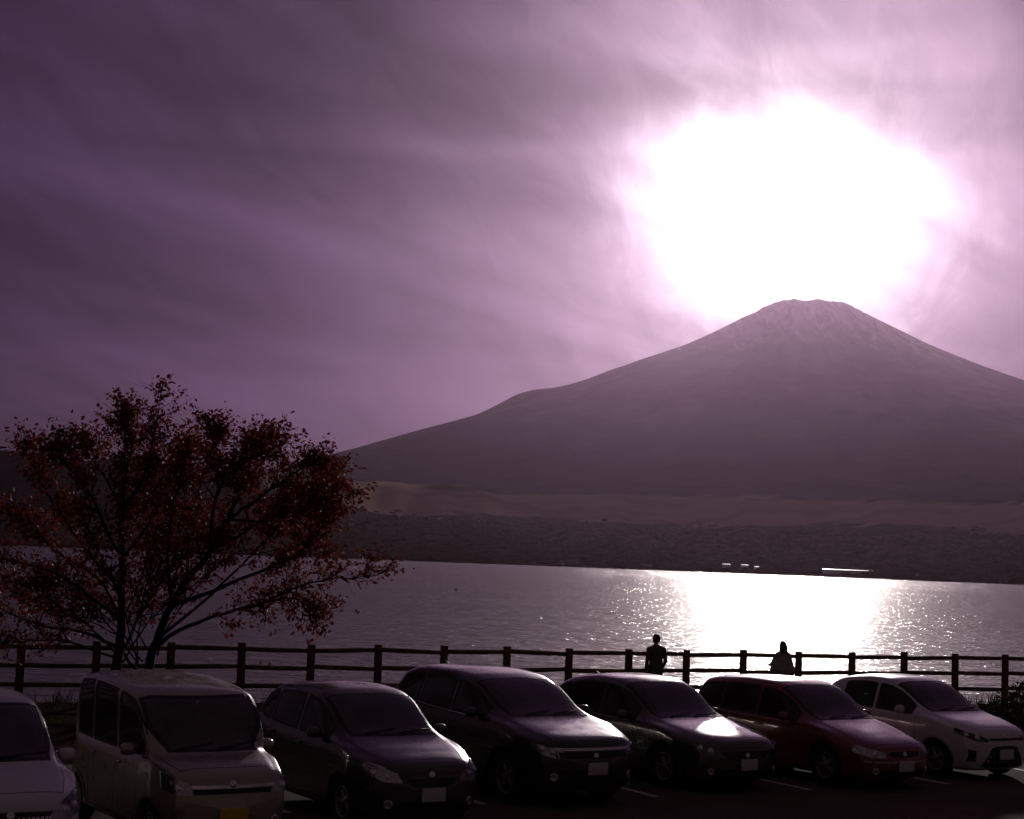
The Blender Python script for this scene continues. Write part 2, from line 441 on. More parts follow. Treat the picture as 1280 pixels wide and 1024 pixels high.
# --- car park: cars point 29 degrees right of the camera
AX = Vector((-math.sin(R(29)), math.cos(R(29)), 0))      # from a car's nose to its tail
NX = Vector((AX.y, -AX.x, 0))                             # along the row, to the right
def lot(n, a, z=0.0): return NX * n + AX * a + Vector((0, 0, z))
KERB_A = 25.6
P = np.zeros((60, 40, 3))
for i, n in enumerate(np.linspace(-45, 75, 60)):
    for j, a in enumerate(np.linspace(-40, KERB_A, 40)): P[i, j] = lot(n, a)
def asphalt():
    M = bpy.data.materials.new('asphalt'); M.use_nodes = True
    t = NT(M.node_tree); b = t.n['Principled BSDF']
    v = t.new('ShaderNodeNewGeometry').outputs['Position']
    n = t.noise(v, 0.35, 6, 0.6); f = t.noise(v, 90.0, 2, 0.6)
    c = t.mix(t.remap(n, 0.35, 0.68), (0.085, 0.070, 0.055), (0.12, 0.10, 0.08))
    c = t.mix(t.remap(f, 0.55, 0.75, 0, 0.6), c, (0.11, 0.105, 0.10))
    t.l.new(c, b.inputs['Base Color'])
    b.inputs['Roughness'].default_value = 0.95; b.inputs['Specular IOR Level'].default_value = 0.02
    bp = t.new('ShaderNodeBump'); bp.inputs['Strength'].default_value = 0.5; bp.inputs['Distance'].default_value = 0.006
    t.l.new(f, bp.inputs['Height']); t.l.new(bp.outputs[0], b.inputs['Normal'])
    return M
lot_o = prop(link('parking_lot', grid_mesh('parking_lot', P), asphalt()), 'dark asphalt car park', kind='structure')
def line_mat():
    M = mat('worn_line_paint', (0.55, 0.54, 0.52), 0.7, var=0.3, vscale=9.0)
    return M
LM = line_mat()
for k, n in enumerate([-0.56, 2.29, 5.14, 7.99, 10.84, 13.68, 16.52, 19.36, 22.2, 25.05]):
    a0, a1 = 19.9, 25.0; w = 0.06
    V = []; F = []
    for s in range(13):
        a = a0 + (a1 - a0) * s / 12
        for e in (-1, 1): V.append(lot(n + e * w + 0.006 * math.sin(s * 2.1 + k), a, 0.004))
    for s in range(12): F.append((2 * s, 2 * s + 1, 2 * s + 3, 2 * s + 2))
    link('painted_line', mesh('painted_line', V, F), LM, lot_o)
# kerb stones along the far edge of the car park
KM = mat('kerb_concrete', (0.30, 0.29, 0.27), 0.85, var=0.2, vscale=3.0, bump=0.3)
kb = prop(empty('kerb', lot(0, KERB_A)), 'concrete kerb behind the parked cars', kind='structure')
mb = MB(); mb.box((0, 0, 0.06), (0.986, 0.15, 0.16), bevel=0.015)
km = mesh('kerb_stone', mb.V, mb.F, False); km.materials.append(KM)
for k in range(-8, 34):
    o = link('kerb_stone', km, None, kb); p = NX * k + AX * 0.08
    o.location = (p.x, p.y, random.uniform(-0.004, 0.004)); o.rotation_euler = (0, 0, math.atan2(NX.y, NX.x) + random.uniform(-0.006, 0.006))

# --- lawn between the kerb and the water, crowned along the fence
FA = Vector((X_at(303, 33.0, 1.3), 33.0, 0)); FB = Vector((X_at(1256, 39.5, 1.4), 39.5, 0))
FD = (FB - FA).normalized(); FN = Vector((-FD.y, FD.x, 0)); POST_STEP = (FB - FA).length / 13.0
def fence_z(s): return 0.27 + 0.004 * s
def kerb_at(s):
    """kerb line point facing fence station s"""
    p = FA + FD * s; return p + AX * (KERB_A + 0.155 - p.dot(AX))
ss = np.linspace(-24, 34, 120); tt = np.concatenate([np.linspace(0, 1, 14), np.linspace(1.08, 2.6, 16)])
P = np.zeros((len(ss), len(tt), 3))
for i, s in enumerate(ss):
    K = kerb_at(s); Fp = FA + FD * s; g = Fp - K
    for j, t in enumerate(tt):
        if t <= 1:
            p = K + g * t; z = 0.11 + (fence_z(s) - 0.11) * float(sstep(0, 0.9, t))
        else:
            p = Fp + FN * (t - 1) * 5; z = fence_z(s) - 2.6 * float(sstep(1.06, 2.3, t))
        z += 0.03 * fbm(p.x * 0.8, p.y * 0.8, 0, 3)
        P[i, j] = (p.x, p.y, z)
LAWN = P
prop(link('lawn', grid_mesh('lawn', P), mat('lawn_soil', (0.05, 0.042, 0.026), 0.95, spec=0.0, var=0.4, vscale=1.2, bump=0.5, bscale=25)), 'dry lawn and bank under the fence', kind='structure')
def grass():
    V = []; F = []; rd = random.Random(5)
    def blade(x, y, z, h, w):
        a = rd.uniform(0, 6.28); l = rd.uniform(0.1, 0.5) * h; b = rd.uniform(0, 6.28)
        dx, dy = math.cos(a) * w, math.sin(a) * w; lx, ly = math.cos(b) * l, math.sin(b) * l
        o = len(V)
        V.extend([(x - dx, y - dy, z - 0.01), (x + dx, y + dy, z - 0.01), (x + dx * .7 + lx * .4, y + dy * .7 + ly * .4, z + h * .6), (x - dx * .7 + lx * .4, y - dy * .7 + ly * .4, z + h * .6), (x + lx, y + ly, z + h)])
        F.extend([(o, o + 1, o + 2, o + 3), (o + 3, o + 2, o + 4)])
    for _ in range(15000):
        s = rd.uniform(-12, 26); t = rd.uniform(0.02, 1.25)
        i = (s + 24) / 58 * 119; i0 = int(i); p = None
        j = np.searchsorted(tt, t) - 1; j = max(0, min(j, len(tt) - 2)); f = (t - tt[j]) / (tt[j + 1] - tt[j])
        p = lerp(lerp(LAWN[i0, j], LAWN[i0, j + 1], f), lerp(LAWN[i0 + 1, j], LAWN[i0 + 1, j + 1], f), i - i0)
        blade(p[0], p[1], p[2], rd.uniform(0.04, 0.10), 0.006)
    for _ in range(260):                                  # rank weeds at the fence foot
        s0 = rd.uniform(-10, 24); q = FA + FD * s0 + FN * rd.uniform(-0.1, 0.6)
        for _k in range(9): blade(q.x + rd.gauss(0, .07), q.y + rd.gauss(0, .07), fence_z(s0) - 0.03, rd.uniform(0.15, 0.42), 0.007)
    return mesh('grass', V, F)
prop(link('grass', grass(), mat('dry_grass', (0.06, 0.05, 0.028), 0.9, spec=0.05, var=0.4, vscale=2)), 'short dry grass and weeds along the fence', 'grass', kind='stuff')

# --- houses on the far shore
WALLS = {'white': mat('white_render', (0.78, 0.76, 0.73), 0.7, var=0.06, vscale=0.3), 'grey': mat('grey_render', (0.45, 0.43, 0.42), 0.75, var=0.08, vscale=0.3),
         'cream': mat('cream_render', (0.62, 0.55, 0.45), 0.75, var=0.08, vscale=0.3)}
ROOFS = {'white': mat('pale_metal_roof', (0.75, 0.74, 0.74), 0.35, var=0.05, vscale=0.3), 'dark': mat('dark_roof', (0.09, 0.08, 0.08), 0.6, var=0.15, vscale=0.3),
         'red': mat('rust_roof', (0.22, 0.09, 0.06), 0.6, var=0.15, vscale=0.3)}
PANE = mat('far_window_glass', (0.03, 0.035, 0.04), 0.08, var=0.0)
def house(px, wid, dep, hgt, back, wall, roof, rh, label, nwin, lift=0.0, cat='building'):
    d0 = ray(px, 705); az = math.degrees(math.atan2(d0.x, d0.y)); D = shore_d(az) + back
    b = WATER + low_h(az, back) + lift
    r = prop(empty('lakeside_building', (D * math.sin(R(az)), D * math.cos(R(az)), b), -R(az)), label, cat, 'buildings on the far shore')
    mb = MB(); mb.box((0, 0, hgt / 2 - 2), (wid, dep, hgt + 4)); mb.build('wall', WALLS[wall], r, False)
    x, y = wid / 2 + 0.5, dep / 2 + 0.7; z = hgt
    mb = MB(); mb.add([(-x, -y, z), (x, -y, z), (x, y, z), (-x, y, z), (-x, 0, z + rh), (x, 0, z + rh)], [(0, 1, 5, 4), (2, 3, 4, 5), (0, 4, 3), (1, 2, 5), (3, 2, 1, 0)])
    mb.build('roof', ROOFS[roof], r, False)
    fl = max(1, int(hgt / 3.2))
    for k in range(nwin):
        for f in range(fl):
            mb = MB(); mb.box(((k + 0.5) / nwin * wid - wid / 2, -dep / 2 - 0.03, (f + 0.55) * hgt / fl), (wid / nwin * 0.5, 0.12, hgt / fl * 0.45)); mb.build('window', PANE, r, False)
    return r
house(908, 16, 12, 7.0, 60, 'white', 'white', 1.2, 'leftmost white building of the bright cluster on the far shore, above the glitter', 3, 8)
house(931, 14, 11, 6.5, 60, 'white', 'white', 1.2, 'middle white building of the bright cluster on the far shore', 3, 8)
house(946, 9, 9, 5.0, 60, 'white', 'white', 1.0, 'small rightmost white building of the bright cluster on the far shore', 2, 7)
house(1062, 104, 16, 4.4, 60, 'white', 'white', 0.9, 'very long low white hall on the far shore right of the glitter', 18, 7.5, 'hall')
house(1121, 8, 8, 4.5, 45, 'grey', 'white', 1.2, 'small pale hut on the far shore just right of the long hall', 2, 4)
house(1149, 13, 9, 5.0, 45, 'grey', 'dark', 1.8, 'grey house on the far shore, second right of the long hall', 3, 3)
house(1180, 26, 10, 4.0, 30, 'cream', 'red', 1.6, 'wide cream house with rust roof on the far shore at the right', 5, 0)
house(1262, 34, 12, 5.0, 45, 'grey', 'dark', 2.0, 'long grey house on the far shore nearest the right edge', 7, 2)
house(803, 10, 9, 6.5, 45, 'white', 'dark', 2.0, 'white house with dark roof on the far shore left of the glitter', 2, 2)
house(812, 15, 10, 5.0, 45, 'cream', 'dark', 2.0, 'cream house beside the white one on the far shore left of the glitter', 3, 2)
house(703, 11, 9, 6.0, 60, 'cream', 'dark', 2.2, 'lone cream house on the far shore between tree and glitter', 2, 4)
house(462, 22, 12, 7.0, 45, 'grey', 'dark', 2.2, 'grey lodge on the far shore beside the right tip of the tree', 4, 3)
# ------------------------------------------------------------------ fence
WOOD = mat('weathered_log', (0.15, 0.095, 0.07), 0.9, spec=0.15, var=0.35, vscale=5.0, bump=0.4, bscale=30)
def fence():
    r = prop(empty('log_fence', (FA.x, FA.y, fence_z(0))), 'brown three-rail timber fence along the lake shore behind the cars', 'fence')
    ang = math.atan2(FD.y, FD.x)
    rd = random.Random(11)
    variants = []
    for q in range(3):
        bm = bmesh.new()
        bmesh.ops.create_cone(bm, segments=14, radius1=0.088, radius2=0.083, depth=1.62, cap_ends=True, cap_tris=False)
        top = [e for e in bm.edges if all(v.co.z > 0.7 for v in e.verts)]
        bmesh.ops.bevel(bm, geom=top, offset=0.018, segments=2, affect='EDGES', profile=0.6)
        for v in bm.verts:
            k = 1 + 0.05 * math.sin(3 * math.atan2(v.co.y, v.co.x) + q * 2 + v.co.z * 2)
            v.co.x *= k; v.co.y *= k; v.co.z += 0.81 - 0.40
        me = bpy.data.meshes.new('post'); bm.to_mesh(me); bm.free(); me.materials.append(WOOD)
        me.polygons.foreach_set('use_smooth', [True] * len(me.polygons)); variants.append(me)
    lo, hi = -9, 21
    for k in range(lo, hi + 1):
        s = k * POST_STEP; p = FD * s
        o = link('post', variants[k % 3], None, r)
        o.location = (p.x, p.y, fence_z(s) - fence_z(0) + rd.uniform(-0.015, 0.015)); o.rotation_euler = (rd.uniform(-.012, .012), rd.uniform(-.012, .012), rd.uniform(0, 6))
    # rails run from post to post, each a log of its own
    for lev in (1.10, 0.745, 0.39):
        for k in range(lo, hi):
            a = FD * (k * POST_STEP + 0.06) + Vector((0, 0, fence_z(k * POST_STEP) - fence_z(0) + lev + rd.uniform(-.022, .022)))
            b = FD * ((k + 1) * POST_STEP - 0.06) + Vector((0, 0, fence_z((k + 1) * POST_STEP) - fence_z(0) + lev + rd.uniform(-.022, .022)))
            mb = MB(); c = (a + b) / 2 + Vector((0, 0, rd.uniform(-.008, .004)))
            mb.tube([a, lerp(a, c, .5), c, lerp(c, b, .5), b], [0.047, 0.050, 0.051, 0.049, 0.046], 9)
            mb.build('rail', WOOD, r)
fence()

# ------------------------------------------------------------------ autumn tree on the lawn
BARK = mat('cherry_bark', (0.035, 0.025, 0.02), 0.9, spec=0.2, var=0.4, vscale=8, bump=0.6, bscale=22)
def leaf_mat(name, ca, cb, cc, thru=0.35):
    M = bpy.data.materials.new(name); M.use_nodes = True
    t = NT(M.node_tree); b = t.n['Principled BSDF']; out = t.n['Material Output']
    gi = t.new('ShaderNodeNewGeometry').outputs['Random Per Island']
    cr = t.new('ShaderNodeValToRGB'); t.l.new(gi, cr.inputs[0])
    e = cr.color_ramp.elements; e[0].color = (*ca, 1); e[1].color = (*cc, 1); e[1].position = 1.0
    k = e.new(0.55); k.color = (*cb, 1)
    t.l.new(cr.outputs[0], b.inputs['Base Color']); b.inputs['Roughness'].default_value = 0.6; b.inputs['Specular IOR Level'].default_value = 0.25
    tr = t.new('ShaderNodeBsdfTranslucent'); t.l.new(cr.outputs[0], tr.inputs[0])
    mx = t.new('ShaderNodeMixShader'); mx.inputs[0].default_value = thru
    t.l.new(b.outputs[0], mx.inputs[1]); t.l.new(tr.outputs[0], mx.inputs[2]); t.l.new(mx.outputs[0], out.inputs['Surface'])
    return M
def add_leaf(V, F, p, ln, wd, axis, rd):
    """one folded leaf hanging from p along axis"""
    a = Vector(axis).normalized(); s = a.cross(Vector((rd.gauss(0, 1), rd.gauss(0, 1), rd.gauss(0, 1)))).normalized(); n = a.cross(s)
    o = len(V); f = rd.uniform(0.1, 0.45)
    for u, w in ((0, 0), (0.35, 1), (0.35, -1), (0.7, 0.8), (0.7, -0.8), (1, 0)):
        V.append(p + a * (ln * u) + s * (wd * w) + n * (abs(w) * wd * f))
    m = len(V); V.append(p + a * (ln * 0.45) - n * wd * 0.05)
    F.extend([(o, o + 1, m), (o, m, o + 2), (o + 1, o + 3, m), (o + 2, m, o + 4), (o + 3, o + 5, m), (o + 4, m, o + 5)])
def tree():
    rd = random.Random(21); YT = 30.0
    base = Vector((X_at(163, YT, 0.2), YT, 0.12))
    root = prop(empty('autumn_tree', base), 'spreading two-stemmed tree with sparse dark red autumn leaves on the lawn at left', 'tree')
    def tp(px, py, dy):      # a point on the tree from its outline, dy metres nearer or farther
        py += (18 if px < 215 else 36) * max(0.0, min(1.2, (640 - py) / 130)); px -= 16 * max(0.0, min(1.0, (px - 300) / 120)) * (1 if py < 700 else .3)
        p = at(px, py, YT + dy); return p - base
    # (points px, py, depth; start radius; end radius; leafiness; where along it side shoots start)
    limbs = [
     ('trunk', [(146, 905, 0), (147, 860, 0), (149, 810, 0), (152, 760, .0), (153, 700, .1), (152, 640, .2), (158, 580, .3), (166, 530, .3), (152, 497, .3)], .15, .018, 1.0, .42),
     ('trunk', [(168, 905, .1), (180, 850, .1), (196, 800, .1), (214, 757, .0), (236, 722, -.1), (262, 690, -.2), (285, 650, -.2), (300, 600, -.3), (318, 550, -.3), (326, 520, -.3)], .13, .016, 1.0, .45),
     ('branch', [(190, 815, .1), (222, 788, .3), (272, 770, .6), (322, 757, .8), (370, 748, .9), (405, 774, 1.0)], .06, .010, .9, .35),
     ('branch', [(214, 757, 0), (268, 738, -.5), (330, 712, -.9), (385, 692, -1.1), (420, 655, -1.2), (440, 620, -1.2)], .06, .010, 1.1, .3),
     ('branch', [(322, 757, .8), (365, 738, .7), (415, 724, .6), (455, 722, .5), (482, 717, .5)], .028, .005, .9, .1),
     ('branch', [(262, 690, -.2), (310, 664, .4), (360, 632, .8), (405, 600, 1.0), (428, 575, 1.1)], .05, .008, 1.2, .2),
     ('branch', [(285, 650, -.2), (330, 612, -.8), (370, 580, -1.2), (395, 562, -1.4), (410, 556, -1.5)], .045, .008, 1.1, .2),
     ('branch', [(236, 722, -.1), (236, 670, .6), (246, 610, 1.0), (262, 550, 1.2), (278, 503, 1.2)], .05, .008, 1.2, .25),
     ('branch', [(262, 690, -.2), (268, 630, -1.0), (285, 575, -1.4), (320, 545, -1.6), (355, 528, -1.7)], .045, .008, 1.2, .25),
     ('branch', [(153, 700, .1), (190, 650, .9), (212, 600, 1.3), (225, 560, 1.5), (240, 522, 1.5)], .05, .008, 1.2, .2),
     ('branch', [(152, 640, .2), (178, 590, -.4), (192, 540, -.7), (200, 480, -.8)], .04, .006, .9, .2),
     ('branch', [(153, 700, .1), (128, 650, -.8), (104, 600, -1.2), (80, 565, -1.5), (72, 548, -1.6)], .05, .008, 1.1, .25),
     ('branch', [(152, 740, .0), (110, 690, .8), (75, 640, 1.3), (48, 590, 1.5), (32, 550, 1.6)], .05, .008, .9, .3),
     ('branch', [(152, 640, .2), (132, 590, .8), (112, 560, 1.0), (106, 543, 1.1)], .035, .007, 1.1, .2),
     ('branch', [(150, 775, .0), (112, 745, -.8), (62, 712, -1.4), (12, 700, -1.8), (-30, 690, -2.0)], .055, .008, .55, .3),
     ('branch', [(149, 810, .0), (105, 790, .5), (50, 782, 1.0), (0, 760, 1.3), (-40, 745, 1.5)], .05, .008, .5, .3),
     ('branch', [(148, 825, .0), (100, 806, -.5), (52, 800, -.9), (0, 806, -1.2)], .035, .006, .45, .35),
     ('branch', [(150, 770, .0), (120, 720, .9), (70, 690, 1.6), (30, 650, 2.0), (0, 640, 2.2)], .05, .008, .8, .3),
     ('branch', [(180, 850, .1), (150, 800, 1.0), (170, 740, 1.6), (185, 690, 2.0), (180, 630, 2.2), (186, 570, 2.3)], .05, .009, 1.1, .5),
     ('branch', [(214, 757, .0), (210, 700, -1.0), (215, 640, -1.7), (225, 590, -2.1), (232, 545, -2.2)], .05, .008, 1.2, .3),
     ('branch', [(196, 800, .1), (262, 745, 1.4), (320, 690, 2.0), (370, 650, 2.3), (420, 640, 2.4)], .045, .008, 1.1, .4),
     ('branch', [(285, 650, -.2), (340, 650, -1.4), (390, 630, -2.0), (432, 612, -2.2)], .04, .007, 1.1, .2),
    ]
    for k in range(12):                          # thin low stems fanning out of the fork
        x0 = rd.uniform(140, 205); x1 = x0 + rd.uniform(-150, 170); y1 = rd.uniform(640, 740); dz = rd.uniform(-1.6, 1.6)
        limbs.append(('branch', [(x0, 832 - abs(x0 - 165) * .4, .1), (lerp(x0, x1, .3), lerp(810, y1, .35), dz * .3), (lerp(x0, x1, .65), lerp(805, y1, .7), dz * .7), (x1, y1, dz)], .024, .005, .5, .25))
    twigs = MB(); LV = []; LF = []
    def leaves(p, d, dens, n, spread=.10):
        for _ in range(n):
            if rd.random() > dens: continue
            q = p + Vector((rd.gauss(0, spread), rd.gauss(0, spread), rd.gauss(0, spread * .8)))
            ax = Vector((rd.gauss(0, .5), rd.gauss(0, .5), rd.uniform(-1.0, .25))) + d * .4
            ln = rd.uniform(.055, .105); add_leaf(LV, LF, q, ln, ln * rd.uniform(.24, .33), ax, rd)
    def shoot(p, d, length, r, lf, depth):
        n = 5 if depth else 4; pts = [p]; dd = d.normalized()
        for i in range(n):
            dd = (dd + Vector((rd.gauss(0, .18), rd.gauss(0, .18), rd.gauss(0.05, .16)))).normalized()
            pts.append(pts[-1] + dd * (length / n))
        twigs.tube(pts, [r * (1 - .8 * i / n) for i in range(n + 1)], 5 if depth else 3, False)
        if depth:
            k = max(3, int(length * 7))
            for _ in range(k):
                u = rd.uniform(.15, 1.0) * n; i = min(int(u), n - 1); q = lerp(pts[i], pts[i + 1], u - i)
                t = (pts[i + 1] - pts[i]).normalized()
                s = Vector((rd.gauss(0, 1), rd.gauss(0, 1), rd.gauss(.1, .7))).normalized()
                shoot(q, t * .6 + s * .8, rd.uniform(.22, .50), r * .42, lf, depth - 1)
        if lf > 0:
            for i in range(1, n + 1):
                leaves(pts[i], dd, lf * .62, 4 if depth else 5, .075 if depth else .05)
    for nm, pts, r0, r1, lf, st in limbs:
        P3 = [tp(*q) for q in pts]; n = len(P3); fine = []
        for i in range(n - 1):       # Catmull-Rom
            a, b, c, d = P3[max(i - 1, 0)], P3[i], P3[i + 1], P3[min(i + 2, n - 1)]
            for u in range(4):
                u /= 4; fine.append(0.5 * ((2 * b) + (c - a) * u + (2 * a - 5 * b + 4 * c - d) * u * u + (3 * b - a - 3 * c + d) * u ** 3))
        fine.append(P3[-1]); N = len(fine)
        fine = [p + Vector((rd.gauss(0, .012), rd.gauss(0, .012), rd.gauss(0, .012))) if 0 < i < N - 1 else p for i, p in enumerate(fine)]
        r0 *= .82; rad = [r0 + (r1 - r0) * (i / (N - 1)) ** .75 for i in range(N)]
        if nm == 'trunk': rad[0] *= 1.5; rad[1] *= 1.22; rad[2] *= 1.08
        mb = MB(); mb.tube(fine, rad, 12 if nm == 'trunk' else 8); mb.build(nm, BARK, root)
        L = sum((fine[i + 1] - fine[i]).length for i in range(N - 1))
        for _ in range(int(L * 9.5)):
            u = (st + (1 - st) * rd.random() ** .8) * (N - 1); i = min(int(u), N - 2); q = lerp(fine[i], fine[i + 1], u - i)
            t = (fine[i + 1] - fine[i]).normalized()
            s = Vector((rd.gauss(0, 1), rd.gauss(0, 1), rd.gauss(.15, .6))).normalized()
            k = 1 - u / (N - 1)
            shoot(q, t * .7 + s * .8, rd.uniform(.30, .75) * (.55 + .6 * k), .012 + .006 * k, lf * rd.choice((.15, .5, .8, 1.1, 1.3)), 1)
        if pts[-1][1] < 620:                     # upright sprigs round the top
            for _ in range(5):
                q = fine[-1 - rd.randint(0, 3)]; shoot(q, Vector((rd.gauss(0, .3), rd.gauss(0, .3), 1)), rd.uniform(.25, .6), .008, .9, 0)
        for _ in range(int(L * 5)):              # bare twigs
            u = rd.uniform(st, 1) * (N - 1); i = min(int(u), N - 2); q = lerp(fine[i], fine[i + 1], u - i)
            shoot(q, (fine[i + 1] - fine[i]).normalized() * .8 + Vector((rd.gauss(0, .7), rd.gauss(0, .7), rd.gauss(.2, .5))), rd.uniform(.3, .8), .007, .12, 0)
    # a few last leaves on hair-thin hanging twigs
    for px, py in ((420, 751), (432, 749), (453, 763), (342, 790), (349, 786), (326, 826), (338, 829)):
        q = tp(px, py, .6); t0 = q + Vector((rd.uniform(-.25, -.1), rd.uniform(-.1, .1), rd.uniform(.35, .5)))
        twigs.tube([t0, lerp(t0, q, .5) + Vector((.03, 0, -.02)), q], [.003, .002, .0015], 3, False); leaves(q, Vector((0, 0, -1)), 1.0, 4, .022)
    prop(twigs.build('twigs', BARK, root), kind='stuff')
    prop(link('foliage', mesh('foliage', LV, LF, False), leaf_mat('autumn_leaf', (0.08, 0.016, 0.013), (0.19, 0.022, 0.017), (0.23, 0.06, 0.03), .36), root), kind='stuff')
    print('leaves', len(LF) // 6, 'twigs', len(twigs.F))
tree()

# ------------------------------------------------------------------ clipped bushes near the right edge
def bush(px, Y, rx, rz, label, seed, nl=2600, nstem=9):
    rd = random.Random(seed); z0 = 0.18
    b = Vector((X_at(px, Y, z0), Y, z0 - .04)); r = prop(empty('lakeside_bush', b), label, 'bush')
    LV = []; LF = []; st = MB()
    for _ in range(nstem):
        a = rd.uniform(0, 6.28); k = rd.uniform(.2, .85)
        e = Vector((math.cos(a) * rx * k, math.sin(a) * rx * k, rz * rd.uniform(.6, .95)))
        st.tube([(e.x * .08, e.y * .08, -.05), (e.x * .45, e.y * .45, e.z * .45), tuple(e)], [.02, .014, .005], 5)
    for _ in range(nl):
        d = Vector((rd.gauss(0, 1), rd.gauss(0, 1), abs(rd.gauss(.3, .8)))).normalized()
        k = rd.random() ** .3; lump = 1 + .28 * fbm(d.x * 2.2 + seed, d.y * 2.2, d.z * 2.2, 3)
        p = Vector((d.x * rx * k * lump, d.y * rx * k * lump, d.z * rz * k * lump + .05))
        ln = rd.uniform(.05, .09); add_leaf(LV, LF, p, ln, ln * .3, d + Vector((rd.gauss(0, .7), rd.gauss(0, .7), rd.gauss(0, .5))), rd)
    prop(st.build('stems', BARK, r), kind='stuff')
    prop(link('foliage', mesh('foliage', LV, LF, False), LEAF2, r), kind='stuff')
LEAF2 = leaf_mat('dark_leaf', (0.028, 0.03, 0.018), (0.045, 0.042, 0.024), (0.07, 0.05, 0.03), .2)
bush(1290, 34.2, .98, 1.02, 'big dark bush at the right edge beside the white hatchback', 4, 4200)
bush(1229, 36.6, .27, .36, 'small leafy plant at the fence foot left of the big bush', 6, 500, 5)

# ------------------------------------------------------------------ waterbird far out on the lake
def remeshed(name, prims, voxel, mats, smooth_it=4):
    """one continuous skin round tapered capsules: prims are (a, b, ra, rb, material index, (sx, sy, sz) squash about the middle)"""
    mb = MB()
    for a, b, ra, rb, mi, sq in prims:
        a = Vector(a); b = Vector(b); d = b - a; L = d.length
        t = d.normalized() if L > 1e-6 else Vector((0, 0, 1))
        x = t.orthogonal().normalized(); y = t.cross(x); V = []; F = []; n = 14; rows = []
        for k in range(5): w = -math.pi / 2 + math.pi / 2 * k / 5; rows.append((a + t * (ra * math.sin(w)), ra * max(math.cos(w), .02)))
        rows.append((a, ra)); rows.append((lerp(a, b, .5), (ra + rb) / 2)); rows.append((b, rb))
        for k in range(1, 6): w = math.pi / 2 * k / 5; rows.append((b + t * (rb * math.sin(w)), rb * max(math.cos(w), .02)))
        c = (a + b) / 2
        for p, r in rows:
            for k in range(n):
                w = 2 * math.pi * k / n; q = p + (x * math.cos(w) + y * math.sin(w)) * r
                if sq: q = c + Vector(((q.x - c.x) * sq[0], (q.y - c.y) * sq[1], (q.z - c.z) * sq[2]))
                V.append(q)
        for i in range(len(rows) - 1):
            for k in range(n): F.append((i * n + k, i * n + (k + 1) % n, (i + 1) * n + (k + 1) % n, (i + 1) * n + k))
        F.append(tuple(reversed(range(n)))); F.append(tuple(range((len(rows) - 1) * n, len(rows) * n)))
        mb.add(V, F)
    tmp = link('tmp_body', mesh('tmp_body', mb.V, mb.F))
    md = tmp.modifiers.new('r', 'REMESH'); md.mode = 'VOXEL'; md.voxel_size = voxel
    sm = tmp.modifiers.new('s', 'SMOOTH'); sm.factor = 0.5; sm.iterations = smooth_it
    dg = bpy.context.evaluated_depsgraph_get(); ev = tmp.evaluated_get(dg)
    me = bpy.data.meshes.new_from_object(ev); me.name = name
    bpy.data.objects.remove(tmp, do_unlink=True)
    me.materials.clear()
    for q in mats: me.materials.append(q)
    C = np.zeros(len(me.polygons) * 3); me.polygons.foreach_get('center', C); C = C.reshape(-1, 3)
    best = np.full(len(C), 1e9); idx = np.zeros(len(C), int)
    for a, b, ra, rb, mi, sq in prims:
        a = np.array(a, float); b = np.array(b, float); c = (a + b) / 2; Q = C.copy()
        if sq: Q = c + (Q - c) / np.array(sq)
        d = b - a; L2 = max(float(d @ d), 1e-12); u = np.clip(((Q - a) @ d) / L2, 0, 1)
        e = np.linalg.norm(Q - (a + u[:, None] * d), axis=1) - (ra + (rb - ra) * u)
        k = e < best; best[k] = e[k]; idx[k] = mi
    me.polygons.foreach_set('material_index', idx.astype(np.int32))
    me.polygons.foreach_set('use_smooth', [True] * len(me.polygons)); me.update()
    return me
feather = mat('dark_feather', (0.03, 0.027, 0.027), 0.6, var=.2, vscale=12); beak = mat('beak', (0.25, 0.2, 0.1), 0.5)
d_ = ray(570, 737.5); k_ = (WATER + .05 - CAM_Z) / d_.z
me = remeshed('waterbird', [((-.16, 0, .05), (.14, 0, .08), .11, .13, 0, (1, 1, .8)), ((-.3, 0, .12), (-.16, 0, .08), .02, .08, 0, None), ((.15, 0, .12), (.2, 0, .33), .055, .04, 0, None),
    ((.2, 0, .36), (.23, 0, .36), .055, .05, 0, None), ((.26, 0, .355), (.35, 0, .345), .028, .014, 1, (1, 1, .6))], .016, [feather, beak])
o = link('waterbird', me); o.location = (d_.x * k_, k_, WATER); o.rotation_euler = (0, 0, 0.6)
prop(o, 'small dark waterbird floating alone on the lake right of the tree', 'bird')
# ------------------------------------------------------------------ parked cars
def paint(name, col, metal=0.0, rough=0.32, coat=0.8):
    M = bpy.data.materials.new(name); M.use_nodes = True
    t = NT(M.node_tree); b = t.n['Principled BSDF']
    v = t.new('ShaderNodeTexCoord').outputs['Object']; sp = t.new('ShaderNodeSeparateXYZ'); t.l.new(v, sp.inputs[0])
    dust = t.math('MULTIPLY', t.remap(t.noise(v, 1.6, 6, 0.7), 0.30, 0.80), t.remap(sp.outputs[2], 0.75, 0.15, 0.05, 0.30))
    t.l.new(t.mix(dust, tuple(col), (0.16, 0.14, 0.12)), b.inputs['Base Color'])
    b.inputs['Metallic'].default_value = metal
    t.l.new(t.remap(t.noise(v, 5.0, 4), 0.3, 0.7, rough - .05, rough + .1), b.inputs['Roughness'])
    b.inputs['Coat Weight'].default_value = coat
    t.l.new(t.remap(t.noise(v, 2.3, 5, .6), 0.3, 0.75, 0.02, 0.09), b.inputs['Coat Roughness'])
    return M
BLACKP = mat('black_plastic', (0.012, 0.012, 0.012), 0.55, var=.2, vscale=12)
RUBBER = mat('tyre_rubber', (0.02, 0.02, 0.02), 0.85, spec=.2, var=.2, vscale=10)
ALLOY = mat('alloy_rim', (0.20, 0.20, 0.20), 0.5, metal=.7, var=.1)
